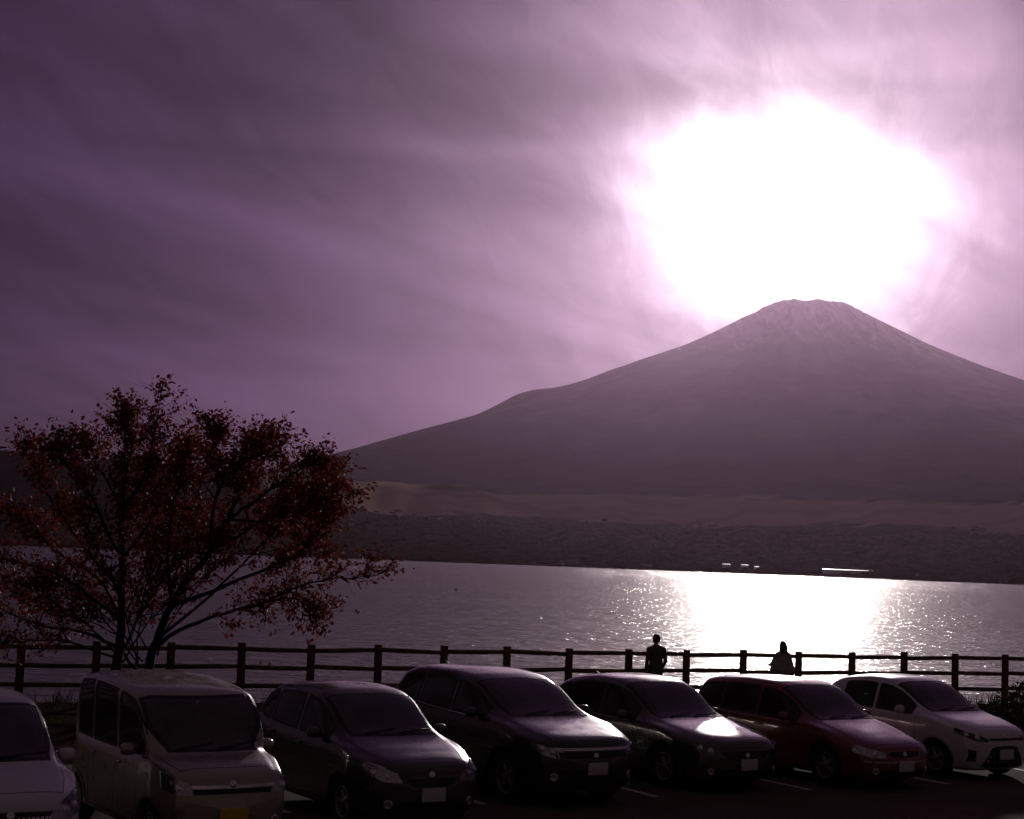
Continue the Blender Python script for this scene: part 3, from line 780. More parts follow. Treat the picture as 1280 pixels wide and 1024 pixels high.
CHROME = mat('chrome_trim', (0.7, 0.7, 0.72), 0.14, metal=1.0, var=.05)
REFL = mat('lamp_reflector', (0.62, 0.62, 0.64), 0.22, metal=.85, var=.15, vscale=20)
AMBER = mat('amber_lens', (0.5, 0.17, 0.02), 0.2, var=.1)
PLATE = mat('white_plate', (0.55, 0.55, 0.53), 0.45, var=.05, vscale=20); PLATEY = mat('yellow_plate', (0.62, 0.42, 0.03), 0.45, var=.05, vscale=20)
PLATEG = mat('plate_ink', (0.04, 0.12, 0.07), 0.5, var=0)
CABIN = mat('cabin_fabric', (0.03, 0.028, 0.028), 0.9, spec=.2, var=.2, vscale=15); CABIN2 = mat('cabin_trim', (0.02, 0.02, 0.02), 0.7, var=.2)
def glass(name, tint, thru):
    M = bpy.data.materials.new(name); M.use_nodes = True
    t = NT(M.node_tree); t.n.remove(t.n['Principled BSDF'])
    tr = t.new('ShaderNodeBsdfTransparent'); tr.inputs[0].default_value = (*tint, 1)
    dk = t.new('ShaderNodeBsdfDiffuse'); dk.inputs[0].default_value = (0.30, 0.28, 0.26, 1)  # even dust film, heavier on the windscreen to imitate lens veil and reflection
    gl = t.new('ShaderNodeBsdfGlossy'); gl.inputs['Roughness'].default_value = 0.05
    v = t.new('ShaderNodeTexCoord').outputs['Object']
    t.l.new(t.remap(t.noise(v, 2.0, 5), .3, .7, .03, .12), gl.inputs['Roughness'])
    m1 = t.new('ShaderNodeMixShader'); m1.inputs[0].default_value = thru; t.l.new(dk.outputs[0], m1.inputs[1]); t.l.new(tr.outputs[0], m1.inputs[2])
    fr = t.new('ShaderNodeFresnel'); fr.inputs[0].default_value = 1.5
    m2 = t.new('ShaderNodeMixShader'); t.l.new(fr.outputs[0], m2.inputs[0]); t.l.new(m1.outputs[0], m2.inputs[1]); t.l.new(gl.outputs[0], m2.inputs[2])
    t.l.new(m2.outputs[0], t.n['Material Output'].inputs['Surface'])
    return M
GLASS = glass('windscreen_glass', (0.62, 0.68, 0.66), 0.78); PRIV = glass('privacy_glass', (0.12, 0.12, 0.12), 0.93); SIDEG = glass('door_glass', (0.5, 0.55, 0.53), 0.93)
LENS = glass('lamp_lens', (0.9, 0.9, 0.9), 1.0)

def inside(poly, X, Y):
    """points inside a polygon"""
    r = np.zeros(X.shape, bool); n = len(poly)
    for i in range(n):
        x1, y1 = poly[i]; x2, y2 = poly[(i + 1) % n]
        c = ((y1 > Y) != (y2 > Y))
        with np.errstate(divide='ignore', invalid='ignore'): r ^= c & (X < (x2 - x1) * (Y - y1) / (y2 - y1 + 1e-12) + x1)
    return r
def offset_loop(loop, w):
    """closed 2-D loop moved outwards by w"""
    P = np.array(loop); nx = np.roll(P, -1, 0); pv = np.roll(P, 1, 0)
    a = P - pv; b = nx - P
    a /= np.linalg.norm(a, axis=1)[:, None] + 1e-9; b /= np.linalg.norm(b, axis=1)[:, None] + 1e-9
    area = np.sum(P[:, 0] * nx[:, 1] - nx[:, 0] * P[:, 1])
    t = a + b; t /= np.linalg.norm(t, axis=1)[:, None] + 1e-9
    n = np.stack([t[:, 1], -t[:, 0]], 1) * (1 if area > 0 else -1)
    return P + n * w
WHEELS = {}
def wheel_meshes(rad, wid, style):
    key = (rad, wid, style)
    if key in WHEELS: return WHEELS[key]
    rr = rad * .68; h = wid / 2
    mb = MB(); mb.lathe([(rr, -h * .85), (rr + .012, -h), (rad * .93, -h), (rad * .985, -h * .8), (rad, -h * .45), (rad, h * .45), (rad * .985, h * .8), (rad * .93, h), (rr + .012, h), (rr, h * .85)], 36, 'y', close=True)
    ty = mesh('tyre', mb.V, mb.F); ty.materials.append(RUBBER)
    mb = MB(); mb.lathe([(rr, -h * .8), (rr - .004, h * .82), (rr - .03, h * .86), (rr - .045, h * .7), (rr - .05, -h * .6)], 36, 'y')
    n = style
    for k in range(n):
        a = 2 * math.pi * k / n; c, s = math.cos(a), math.sin(a); w0, w1 = .045, .032
        V = []
        for rd_, w, y in ((.03, w0, h * .62), (rr - .03, w1, h * .72)):
            for e in (-1, 1):
                for yy in (y, y - .03): V.append((c * rd_ - s * w * e, yy, s * rd_ + c * w * e))
        mb.add(V, [(0, 2, 6, 4), (1, 5, 7, 3), (0, 4, 5, 1), (2, 3, 7, 6), (4, 6, 7, 5)])
    mb.lathe([(0, h * .72), (.05, h * .7), (.062, h * .6), (.062, h * .4)], 16, 'y')
    rm = mesh('rim', mb.V, mb.F); rm.materials.append(ALLOY)
    mb = MB(); mb.lathe([(0, h * .3), (rr * .72, h * .3), (rr * .72, h * .22), (0, h * .22)], 24, 'y')
    dk = mesh('brake_disc', mb.V, mb.F); dk.materials.append(mat('brake_steel', (.15, .14, .13), .5, metal=.8))
    WHEELS[key] = (ty, rm, dk); return WHEELS[key]
def seat_mesh():
    mb = MB(); Ry = lambda a: Matrix.Rotation(a, 4, 'Y')
    mb.box((0, 0, .0), (.50, .48, .16), bevel=.05); mb.box((-.29, 0, .34), (.14, .47, .62), Ry(-.25), bevel=.05); mb.box((-.40, 0, .76), (.10, .26, .18), Ry(-.2), bevel=.04)
    for s in (-1, 1): mb.box((-.375, s * .06, .66), (.012, .012, .12))
    m_ = mesh('seat', mb.V, mb.F); m_.materials.append(CABIN); return m_
SEAT = seat_mesh()

def car(name, label, cat, C, front, heading, group='cars parked in a row facing the camera'):
    """C: profile tables, s = metres back from the nose. front: where the nose stands. local +x is forward, +y the car's left"""
    L, W = C['L'], C['W']
    fwd = Vector((math.cos(heading), math.sin(heading), 0))
    org = Vector(front) - fwd * (L / 2)
    root = prop(empty(name, (org.x, org.y, 0), heading), label, cat, group)
    # ---- skin
    s = np.unique(np.concatenate([np.linspace(0, .12, 9), np.linspace(.12, .5, 18), np.linspace(.5, L - .4, int((L - .9) / .026)), np.linspace(L - .4, L - .1, 14), np.linspace(L - .1, L, 8)]))
    def prof(key, sm=0.02):
        k = C[key]; x = np.array([p[0] for p in k]) ; y = np.array([p[1] for p in k])
        d = np.linspace(0, L, 900); v = pchip(x, y, d)
        if sm:
            w = int(sm / L * 900) * 2 + 1; ker = np.hanning(w + 2)[1:-1]; ker /= ker.sum()
            v2 = np.convolve(np.pad(v, w // 2, mode='edge'), ker, 'valid'); e = np.clip(np.minimum(d, L - d) / .10, 0, 1); v = v * (1 - e) + v2 * e
        return lambda q: np.interp(q, d, v)
    top, belt, bot = prof('top', .03), prof('belt', .05), prof('bot', .05)
    wm = prof('wm', .06) if 'wm' in C else (lambda q: W / 2 * (1 - .14 * (1 - sstep(0, .55, q)) - .08 * (1 - sstep(0, .35, L - q))))
    roofw = C.get('roofw', .76)
    wr = lambda q: W / 2 * roofw * (1 - .05 * sstep(L * .6, L, q))
    def section(q):
        t_, b_, z0, w = float(top(q)), float(belt(q)), float(bot(q)), float(wm(q))
        gh = t_ - b_; k = float(sstep(.10, .34, gh)); r_ = float(wr(q)); k2 = float(sstep(.34, .50, gh))
        mid = z0 + (b_ - z0) * .62; fl = C.get('flare', .015)
        p5 = lerp(np.array((w * .955, b_ + .22 * gh)), np.array((w * .945, b_ + .025)), k)
        p6 = lerp(np.array((w * .72, b_ + .80 * gh)), np.array((r_, t_ - .085)), k)
        p7 = lerp(np.array((w * .42, t_ - .05 * gh)), np.array((r_ * .72, t_ - .022)), k)
        p5b = lerp(p5, p6, .5) + np.array((.014 * k, 0.0))
        return [(0, z0), (w * .80, z0), (w * .945, z0 + .05), (w * .975, z0 + .17), (w, mid), (w * .992 + fl * 0, lerp(mid, b_, .7)), (w * .972, b_ - .005), tuple(p5), tuple(p5b), tuple(p6), tuple(p7), (0, t_)]
    cnt = [5, 2, 4, 8, 6, 4, 3, 7, 7, 6, 10]
    def catmull(pts):
        P_ = [np.array(p, float) for p in pts]; out = []
        for i in range(len(P_) - 1):
            a = P_[i - 1] if i else 2 * P_[0] - P_[1]; b, c = P_[i], P_[i + 1]; d = P_[i + 2] if i + 2 < len(P_) else np.array((-P_[i][0], P_[i][1]))
            tb = (c - a) / (np.linalg.norm(c - b) + np.linalg.norm(b - a) + 1e-9) * np.linalg.norm(c - b)
            tcg = (d - b) / (np.linalg.norm(d - c) + np.linalg.norm(c - b) + 1e-9) * np.linalg.norm(c - b)
            for j in range(cnt[i]):
                u = j / cnt[i]
                out.append((1 + 2 * u) * (1 - u) ** 2 * b + u * (1 - u) ** 2 * tb + u * u * (3 - 2 * u) * c + u * u * (u - 1) * tcg)
        out.append(P_[-1]); return np.array(out)
    half = np.array([catmull(section(q)) for q in s])            # (ns, nv, 2)
    nv = half.shape[1]
    ring = np.concatenate([half, half[:, -2:0:-1] * np.array((-1, 1))], 1)   # closed ring
    ns, nr = ring.shape[:2]
    bf, br = C.get('bendf', .26), C.get('bendr', .18)
    def to3(q, y, z):
        q = np.asarray(q, float); u = np.clip(np.abs(y) / (W / 2), 0, 1.05)
        x = L / 2 - q - bf * u ** 3.4 * (1 - sstep(0, 1.1, q)) + br * u ** 2.6 * (1 - sstep(0, .8, L - q))
        # screen and hood wrap rearwards at the sides
        return np.stack([x, y, z], -1)
    P_ = to3(np.repeat(s[:, None], nr, 1), ring[..., 0], ring[..., 1])
    V = P_.reshape(-1, 3); idx = np.arange(ns * nr).reshape(ns, nr); F = []
    nxt = np.roll(idx, -1, 1)
    F = np.stack([idx[:-1], nxt[:-1], nxt[1:], idx[1:]], -1).reshape(-1, 4)
    fs = np.repeat((s[:-1] + s[1:])[:, None] / 2, nr, 1).reshape(-1)
    V = list(map(tuple, V)); F = [tuple(f) for f in F]; FS = list(fs)
    for end, ii in ((0, 0), (L, ns - 1)):                         # close nose and tail with shrinking rings
        prev = idx[ii]; zc = (ring[ii, :, 1].max() + ring[ii, :, 1].min()) / 2
        for kk in (.8, .55, .3, .1):
            yz = ring[ii] * np.array((kk, 1)); yz[:, 1] = zc + (ring[ii, :, 1] - zc) * kk
            pp = to3(np.full(nr, end), yz[:, 0], yz[:, 1]); pp[:, 0] += (1 if end == 0 else -1) * .03 * (1 - kk)
            o = len(V); V.extend(map(tuple, pp)); cur = np.arange(o, o + nr); n2 = np.roll(cur, -1); p2 = np.roll(prev, -1)
            for q in range(nr): F.append((cur[q], n2[q], p2[q], prev[q]) if end == 0 else (prev[q], p2[q], n2[q], cur[q])); FS.append(end)
            prev = cur
        F.append(tuple(prev)); FS.append(end)
    bvh = BVHTree.FromPolygons(V, F)
    VA = np.array(V); ctr = np.array([VA[list(f)].mean(0) for f in F]); FSA = np.array(FS)
    kill = np.zeros(len(F), bool)
    X_ = lambda q: L / 2 - q
    def cast(o, d):
        h = bvh.ray_cast(Vector(o), Vector(d))
        return (h[0], h[1] if h[1].dot(Vector(d)) < 0 else -h[1]) if h[0] is not None else (None, None)
    # 2-D frames for laying panels on the skin: side (s, z), screen (s, y), nose (y, z), tail (y, z)
    def frame(kind, side=1, slant=0.0):
        if kind == 'side': return lambda a, b: ((X_(a), side * 3.0, b), (0, -side, 0))
        if kind == 'down': return lambda a, b: ((X_(a), b, 4.0), (0, 0, -1))
        if kind == 'nose':
            d = Vector((-1, -side * slant, 0)).normalized()
            return lambda a, b: (tuple(Vector((L / 2 + .05, a, b)) - d * 3 + Vector((0, 0, 0))), tuple(d))
        return lambda a, b: ((-6, a, b), (1, 0, 0))
    def lay(fr, pts, off):
        """drop 2-D points on the skin"""
        out = []; last = None
        for a, b in pts:
            o, d = fr(a, b); h, n = cast(o, d)
            if h is None: out.append(None); continue
            out.append(h + n * off)
        good = [p for p in out if p is not None]
        if not good: return None
        return [p if p is not None else min(good, key=lambda g: 0) for p in out]
    def patch(nm, fr, lo, hi, off, m_, par=root, n=(14, 8), thick=.012, smooth=True):
        """ruled panel between two 2-D edge curves lo and hi"""
        u = np.linspace(0, 1, n[0]); lo = np.array(lo, float); hi = np.array(hi, float)
        def res(c):
            d = np.concatenate([[0], np.cumsum(np.linalg.norm(np.diff(c, axis=0), axis=1))]); d /= d[-1]
            return np.stack([np.interp(u, d, c[:, 0]), np.interp(u, d, c[:, 1])], 1)
        A, B = res(lo), res(hi); pts = [tuple(lerp(A[i], B[i], j / (n[1] - 1))) for i in range(n[0]) for j in range(n[1])]
        q = lay(fr, pts, off)
        if q is None: return None
        o, d = fr(*pts[0]); dv = Vector(d) * thick
        idx2 = np.arange(n[0] * n[1]).reshape(n); Vv = list(q); Ff = []
        for i in range(n[0] - 1):
            for j in range(n[1] - 1): Ff.append((idx2[i, j], idx2[i + 1, j], idx2[i + 1, j + 1], idx2[i, j + 1]))
        rim = list(idx2[:, 0]) + list(idx2[-1, 1:]) + list(idx2[-2::-1, -1]) + list(idx2[0, -2:0:-1])
        if thick:
            b0 = len(Vv); Vv += [Vv[i] + dv for i in rim]
            for k in range(len(rim)): k2 = (k + 1) % len(rim); Ff.append((rim[k], b0 + k, b0 + k2, rim[k2]))
        mb = MB(); mb.add(Vv, Ff); o_ = mb.build(nm, m_, par, smooth); face_out(o_, d)
        return sharp(o_, 50) if thick else o_
    def face_out(o_, d):
        me = o_.data; nn = sum((Vector(p.normal) * p.area for p in me.polygons[:max(1, (len(me.polygons)) // 2)]), Vector())
        if nn.dot(Vector(d)) > 0: me.flip_normals()
    def disc(nm, fr, a, b, prof, m_, par, n=18):
        o, d = fr(a, b); h, nn = cast(o, d)
        if h is None: return
        t_ = MB(); t_.lathe(prof, n, 'z'); M_ = Matrix.Translation(h) @ nn.to_track_quat('Z', 'Y').to_matrix().to_4x4()
        mb = MB(); mb.add([M_ @ Vector(v) for v in t_.V], t_.F); return mb.build(nm, m_, par)
    def loop_of(lo, hi, n=18):
        lo = np.array(lo, float); hi = np.array(hi, float)
        def res(c, m2):
            d = np.concatenate([[0], np.cumsum(np.linalg.norm(np.diff(c, axis=0), axis=1))]); d /= d[-1]; u = np.linspace(0, 1, m2)
            return np.stack([np.interp(u, d, c[:, 0]), np.interp(u, d, c[:, 1])], 1)
        a, b = res(lo, n), res(hi, n)[::-1]
        e1 = np.linspace(a[-1], b[0], 8)[1:-1]; e2 = np.linspace(b[-1], a[0], 8)[1:-1]
        P2 = np.concatenate([a, e1, b, e2]); keep = [0]
        for i in range(1, len(P2)):
            if np.linalg.norm(P2[i] - P2[keep[-1]]) > .004: keep.append(i)
        return P2[keep]
    def ring_trim(nm, fr, loop, w_in, w_out, off, m_, par, thick=.02):
        A = offset_loop(loop, w_out); B = offset_loop(loop, -w_in)
        qa = lay(fr, [tuple(p) for p in A], off); qb = lay(fr, [tuple(p) for p in B], off)
        o, d = fr(*A[0]); dv = Vector(d) * thick; n = len(A); mb = MB()
        Vv = qa + qb + [p + dv for p in qa] + [p + dv for p in qb]
        Ff = []
        for k in range(n):
            k2 = (k + 1) % n; Ff += [(k, k2, n + k2, n + k), (k, 2 * n + k, 2 * n + k2, k2), (n + k, n + k2, 3 * n + k2, 3 * n + k)]
        mb.add(Vv, Ff); return mb.build(nm, m_, par, False)
    def strip(nm, fr, pts, w, off, m_, par=root):
        P2 = np.array(pts, float); u = np.linspace(0, len(P2) - 1, (len(P2) - 1) * 7 + 1); P2 = np.stack([np.interp(u, range(len(P2)), P2[:, k]) for k in (0, 1)], 1)
        t = np.gradient(P2, axis=0); t /= np.linalg.norm(t, axis=1)[:, None] + 1e-9; nn = np.stack([-t[:, 1], t[:, 0]], 1)
        a = lay(fr, [tuple(p) for p in P2 + nn * w / 2], off); b = lay(fr, [tuple(p) for p in P2 - nn * w / 2], off)
        if a is None or b is None: return
        mb = MB(); n = len(a); mb.add(a + b, [(k, k + 1, n + k + 1, n + k) for k in range(n - 1)]); return mb.build(nm, m_, par)
    # ---- windscreen
    s0, s1 = C['screen']
    def y6(q):
        sec = section(q); return sec[9][0]
    us = np.linspace(s0, s1, 12)
    yw = [min(y6(q) - .015, C.get('screenw', .80) * float(wm(q))) for q in us]
    def bow(q, y): return q + .10 * (abs(y) / (W / 2)) ** 2.2      # lower corners sweep back
    lo = [(bow(q, y), -y) for q, y in zip(us, yw)]; hi = [(bow(q, y), y) for q, y in zip(us, yw)]
    # ruled across the car: rows follow the bow
    def screen_patch():
        rows = []
        for q, y in zip(us, yw):
            rows.append([(bow(q, yy), yy) for yy in np.linspace(-y, y, 15)])
        return rows
    rows = screen_patch(); fr = frame('down')
    pts = [p for r_ in rows for p in r_]; q_ = lay(fr, pts, .003)
    A = np.array([tuple(p) for p in q_]).reshape(len(rows), 15, 3)
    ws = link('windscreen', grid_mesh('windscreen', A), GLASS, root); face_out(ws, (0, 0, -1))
    loop = np.array([p for p in rows[0]] + [r_[-1] for r_ in rows[1:]] + list(reversed(rows[-1]))[1:] + [r_[0] for r_ in rows[-2:0:-1]])
    ring_trim('windscreen_seal', fr, loop, .030, .012, .005, BLACKP, ws)
    inl = offset_loop(loop, -.008)
    kill |= inside(inl, L / 2 - ctr[:, 0], ctr[:, 1]) & (ctr[:, 2] > belt(L / 2 - ctr[:, 0]) + .02)
    # wipers
    for yy, ln in ((.05, .60), (-.42, .48)):
        a = lay(fr, [(bow(s0 + .015, yy), yy), (bow(s0 + .07, yy + ln * .55), yy + ln * .5), (bow(s0 + .11, yy + ln), yy + ln * .93)], .018)
        mb = MB(); mb.tube(a, [.009, .007, .006], 5); mb.build('wiper', BLACKP, root)
    # ---- side glass
    for side in (-1, 1):
        fr = frame('side', side)
        for k, (a, b) in enumerate(C['sideglass']):
            uu = np.linspace(a, b, 14)
            lo_ = [(q, float(belt(q)) + .045) for q in uu]
            hi_ = [(q, max(float(top(q)) - C.get('cant', .135), float(belt(q)) + .050)) for q in uu]
            if k == len(C['sideglass']) - 1 and 'kick' in C:      # rear quarter sweeps up
                lo_ = [(q, z + C['kick'] * max(0, (q - a) / (b - a)) ** 2.5) for q, z in lo_]; hi_ = [(q, max(z, l[1] + .006)) for (q, z), l in zip(hi_, lo_)]
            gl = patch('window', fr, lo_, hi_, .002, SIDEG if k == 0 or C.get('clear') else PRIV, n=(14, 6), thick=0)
            if gl is None: continue
            gl.name = 'side_window'
            lp = loop_of(lo_, hi_); ring_trim('window_seal', fr, lp, .020, .014, .004, BLACKP, gl)
            kill |= inside(offset_loop(lp, -.005), L / 2 - ctr[:, 0], ctr[:, 2]) & (side * ctr[:, 1] > .35)
        # belt strip, door gaps, handle
        a, b = C['sideglass'][0][0], C['sideglass'][-1][1]
        if C.get('chromebelt'): strip('belt_trim', fr, [(q, float(belt(q)) + .022) for q in np.linspace(a + .05, b - .05, 6)], .016, .006, CHROME)
        for dx in C['doors']:
            zt = float(belt(dx)) + .02
            strip('door_gap', fr, [(dx + .02, float(bot(dx)) + .10), (dx - .01, .55), (dx + .01, zt)], .007, .0015, BLACKP)
        strip('door_gap', fr, [(C['doors'][0], float(bot(C['doors'][0])) + .105), (C['doors'][-1], float(bot(C['doors'][-1])) + .105)], .007, .0015, BLACKP)
        for dx in C['doors'][1:]:
            hz = float(belt(dx)) - .10; h, n = cast((X_(dx - .13), side * 3, hz), (0, -side, 0))
            if h is not None:
                mb = MB(); mb.box((h.x, h.y + side * .018, h.z), (.19, .022, .026), bevel=.009); mb.build('door_handle', C['paint'], root)
        strip('sill_trim', fr, [(C['wf'] + .42, float(bot(1.5)) + .055), (C['wb'] - .42, float(bot(L - 1.5)) + .055)], .07, .004, BLACKP)
        # mirror
        mx = C['sideglass'][0][0] + .17; bz = float(belt(mx)) + .10
        h, n = cast((X_(mx), side * 3, bz - .04), (0, -side, 0)); yb = abs(h.y) if h is not None else W / 2 - .05
        bm = bmesh.new(); bmesh.ops.create_uvsphere(bm, u_segments=16, v_segments=10, radius=1)
        for v in bm.verts:
            p = v.co; x = p.x * (.075 if p.x > 0 else .045); p2 = (abs(p.y) ** .8) * (1 if p.y > 0 else -1); z2 = (abs(p.z) ** .75) * (1 if p.z > 0 else -1)
            v.co = (X_(mx) + x, side * (yb + .125) + p2 * .105, bz + z2 * .072)
        me = bpy.data.meshes.new('mirror'); bm.to_mesh(me); bm.free(); me.polygons.foreach_set('use_smooth', [True] * len(me.polygons))
        mo = link('mirror', me, C['paint'], root)
        mb = MB(); mb.tube([(X_(mx), side * (yb - .03), bz - .05), (X_(mx), side * (yb + .05), bz - .035), (X_(mx), side * (yb + .10), bz - .03)], [.026, .022, .03], 8); mb.build('mirror_foot', BLACKP, mo)
        # wheels, arches
        for wx in (C['wf'], C['wb']):
            rad = C['tyre']; ty, rm, dk = wheel_meshes(rad, C.get('tw', .195), C.get('spokes', 5))
            wy = float(wm(wx)) - C.get('tw', .195) / 2 - .025
            hub = link('wheel', ty, None, root); hub.location = (X_(wx), side * wy, rad); hub.rotation_euler = (0, 0, 0 if side > 0 else math.pi); hub.name = 'wheel'
            link('rim', rm, None, hub); link('brake_disc', dk, None, hub)
            Ra = rad + .055; dd = np.hypot(L / 2 - ctr[:, 0] - wx, ctr[:, 2] - rad - .01)
            kill |= (dd < Ra - .004) & (side * ctr[:, 1] > .45 * W / 2)
            ang = np.linspace(-.28, math.pi + .28, 34)
            A1 = [(wx + math.cos(t_) * (Ra + .022), max(rad + .01 + math.sin(t_) * (Ra + .022), float(bot(wx)) + .02)) for t_ in ang]
            B1 = [(wx + math.cos(t_) * (Ra - .022), max(rad + .01 + math.sin(t_) * (Ra - .022), float(bot(wx)) + .02)) for t_ in ang]
            qa = lay(fr, A1, .008); qb = lay(fr, B1, .011); nA = len(qa)
            qc = [p + Vector((0, -side * .05, 0)) for p in qb]
            mb = MB(); mb.add(qa + qb + qc, [(k, k + 1, nA + k + 1, nA + k) for k in range(nA - 1)] + [(nA + k, nA + k + 1, 2 * nA + k + 1, 2 * nA + k) for k in range(nA - 1)])
            mb.build('arch_lip', C.get('archmat', C['paint']), root)
            mb = MB(); li = []
            for t_ in np.linspace(-.1, math.pi + .1, 20):
                for yy in (W / 2 - .06, W / 2 - .42): li.append((X_(wx + math.cos(t_) * (Ra + .004)), side * yy, rad + .01 + math.sin(t_) * (Ra + .004)))
            b0 = len(li); li += [(X_(wx), side * (W / 2 - .42), rad)]
            mb.add(li, [(2 * k, 2 * k + 1, 2 * k + 3, 2 * k + 2) for k in range(19)] + [(2 * k + 1, b0, 2 * k + 3) for k in range(19)]); mb.build('wheel_well', BLACKP, root)
    # ---- rear glass and lamps
    fr = frame('tail'); ra, rb = C['rearglass']
    yr = W / 2 * .66
    def zrow(sq): return float(top(sq))
    lo_ = [(y, rb) for y in np.linspace(-yr * 1.05, yr * 1.05, 9)]; hi_ = [(y, ra) for y in np.linspace(-yr * .88, yr * .88, 9)]
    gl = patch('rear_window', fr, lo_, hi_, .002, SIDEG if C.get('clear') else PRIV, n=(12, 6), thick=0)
    if gl is not None:
        lp = loop_of(lo_, hi_); ring_trim('rear_window_seal', fr, lp, .022, .014, .004, BLACKP, gl)
        kill |= inside(offset_loop(lp, -.005), ctr[:, 1], ctr[:, 2]) & (L / 2 - ctr[:, 0] > L * .62) & (np.abs(ctr[:, 1]) < yr * 1.2)
    for side in (-1, 1):
        patch('tail_lamp', fr, [(side * W * .33, .78), (side * W * .43, .78)], [(side * W * .34, .96), (side * W * .42, .97)], .006, mat('red_lens', (.25, .01, .01), .15, var=.05) if 'red_lens' not in bpy.data.materials else bpy.data.materials['red_lens'], n=(5, 5))
    # ---- nose
    fr = frame('nose')
    for nm, lo_, hi_, m_ in C['nose']: patch(nm, fr, lo_, hi_, .004, m_, n=(18, 6))
    for side in (-1, 1):
        hl_lo, hl_hi = C['lamp']; fs_ = frame('nose', side, C.get('slant', .55))
        sh = C.get('slant', .55) * .05
        lo_ = [(side * y, z) for y, z in hl_lo]; hi_ = [(side * y, z) for y, z in hl_hi]
        hs = patch('headlight', fs_, lo_, hi_, .003, C.get('lampmat', REFL), n=(12, 7))
        if hs is not None:
            for u in C.get('bulbs', (.35, .68)):
                yc = (lerp(hl_lo[0][0], hl_lo[-1][0], u) + lerp(hl_hi[0][0], hl_hi[-1][0], u)) / 2; zc = (lerp(hl_lo[0][1], hl_lo[-1][1], u) + lerp(hl_hi[0][1], hl_hi[-1][1], u)) / 2
                disc('lamp_unit', fs_, side * yc, zc, [(0, .012), (.022, .011), (.036, .006), (.042, .003), (.046, .008), (.05, 0)], CHROME, hs)
            patch('lens', fs_, lo_, hi_, .012, LENS, hs, n=(12, 7), thick=.008)
        if C.get('fog'):
            y, z, rr_ = C['fog']; disc('fog_lamp', frame('nose', side, .5), side * y, z, [(0, .010), (rr_ * .8, .009), (rr_, .012), (rr_ * 1.15, 0)], REFL, root)
    pz = C['plate']; q = lay(fr, [(0, pz)], 0)
    mb = MB(); mb.box((q[0].x + .022, 0, pz), (.012, .33, .165), bevel=.004); pl = mb.build('number_plate', C.get('platemat', PLATE), root)
    mb = MB(); mb.box((q[0].x + .006, 0, pz), (.03, .30, .13)); mb.build('plate_holder', BLACKP, pl, False)
    if 'badge' in C:
        disc('badge', fr, 0, C['badge'], [(0, .010), (.020, .009), (.036, .007), (.044, .001)], CHROME, root)
    # bonnet gaps run from the screen to the lamps
    fr = frame('down')
    for side in (-1, 1):
        y0_, y1_ = C.get('hoody', (.76, .62)); a0 = C.get('hoods', .22)
        strip('bonnet_gap', fr, [(a0, side * y1_ * W / 2), (lerp(a0, s0, .5), side * lerp(y1_, y0_, .7) * W / 2), (s0 - .03, side * y0_ * W / 2)], .008, .0012, BLACKP)
        for q in C.get('creases', ()):
            pass
    yy = C.get('hoody', (.76, .62))[1] * W / 2; a0 = C.get('hoods', .22)
    strip('bonnet_gap', fr, [(a0 + .0, -yy), (a0 - .03, -yy * .5), (a0 - .04, 0), (a0 - .03, yy * .5), (a0, yy)], .008, .0012, BLACKP)
    if C.get('fin'):
        q = lay(fr, [(C['fin'], 0)], 0)[0]
        mb = MB(); V2 = []
        for x, z, w in ((.09, 0, .028), (.02, .035, .016), (-.06, .068, .008), (-.08, .0, .03)):
            V2 += [(q.x + x, -w, q.z + z - .006), (q.x + x, w, q.z + z - .006)]
        mb.add(V2, [(0, 1, 3, 2), (2, 3, 5, 4), (4, 5, 7, 6), (0, 2, 4, 6), (1, 7, 5, 3)]); mb.build('roof_antenna', BLACKP, root)
    if C.get('rod'):
        q = lay(fr, [(C['rod'], .0)], 0)[0]; mb = MB(); mb.tube([(q.x, 0, q.z - .01), (q.x - .03, 0, q.z + .03), (q.x - .16, 0, q.z + .13)], [.016, .008, .004], 6); mb.build('roof_antenna', BLACKP, root)
    # ---- body shell with its openings
    keep = [f for f, k in zip(F, kill) if not k]
    used = sorted({i for f in keep for i in f}); mp = {o: i for i, o in enumerate(used)}
    link('body', mesh('body', [V[i] for i in used], [tuple(mp[i] for i in f) for f in keep]), C['paint'], root)
    # ---- cabin
    zf = float(bot(L / 2)) + .12; sx = C['screen'][1] + .42
    mb = MB(); mb.box((X_(L / 2 + .25), 0, zf), (L * .62, W * .86, .04)); mb.build('cabin_floor', CABIN2, root, False)
    bz = float(belt(s0))
    mb = MB(); mb.box((X_(s0 + .36), 0, bz - .10), (.50, W * .80, .20), bevel=.05); mb.box((X_(s0 + .50), -.36, bz - .0), (.22, .34, .08), bevel=.03); mb.build('dashboard', CABIN2, root)
    sw = MB(); ry = -.36
    Mx = Matrix.Translation((X_(s0 + .74), ry, bz - .02)) @ Matrix.Rotation(.45, 4, 'Y')
    cir = [Mx @ Vector((0, math.cos(t_) * .18, math.sin(t_) * .18)) for t_ in np.linspace(0, 2 * math.pi, 25)]
    sw.tube(cir, .014, 6, False); sw.tube([Mx @ Vector((0, -.17, 0)), Mx @ Vector((0, .17, 0))], .012, 5); sw.tube([Mx @ Vector((0, 0, -.02)), Mx @ Vector((.25, 0, -.05))], .025, 6); sw.build('steering_wheel', CABIN2, root)
    sz = zf + .22; hs_ = (float(top(L * .55)) - sz) / 1.06
    for y in (-.36, .36):
        o = link('seat', SEAT, None, root); o.location = (X_(sx + .45), y, sz); o.scale = (1, 1, min(1.05, hs_))
        o = link('seat', SEAT, None, root); o.location = (X_(min(sx + 1.30, C['rearseat'])), y, sz + .02); o.scale = (.95, 1.25, min(1.0, hs_))
    return root

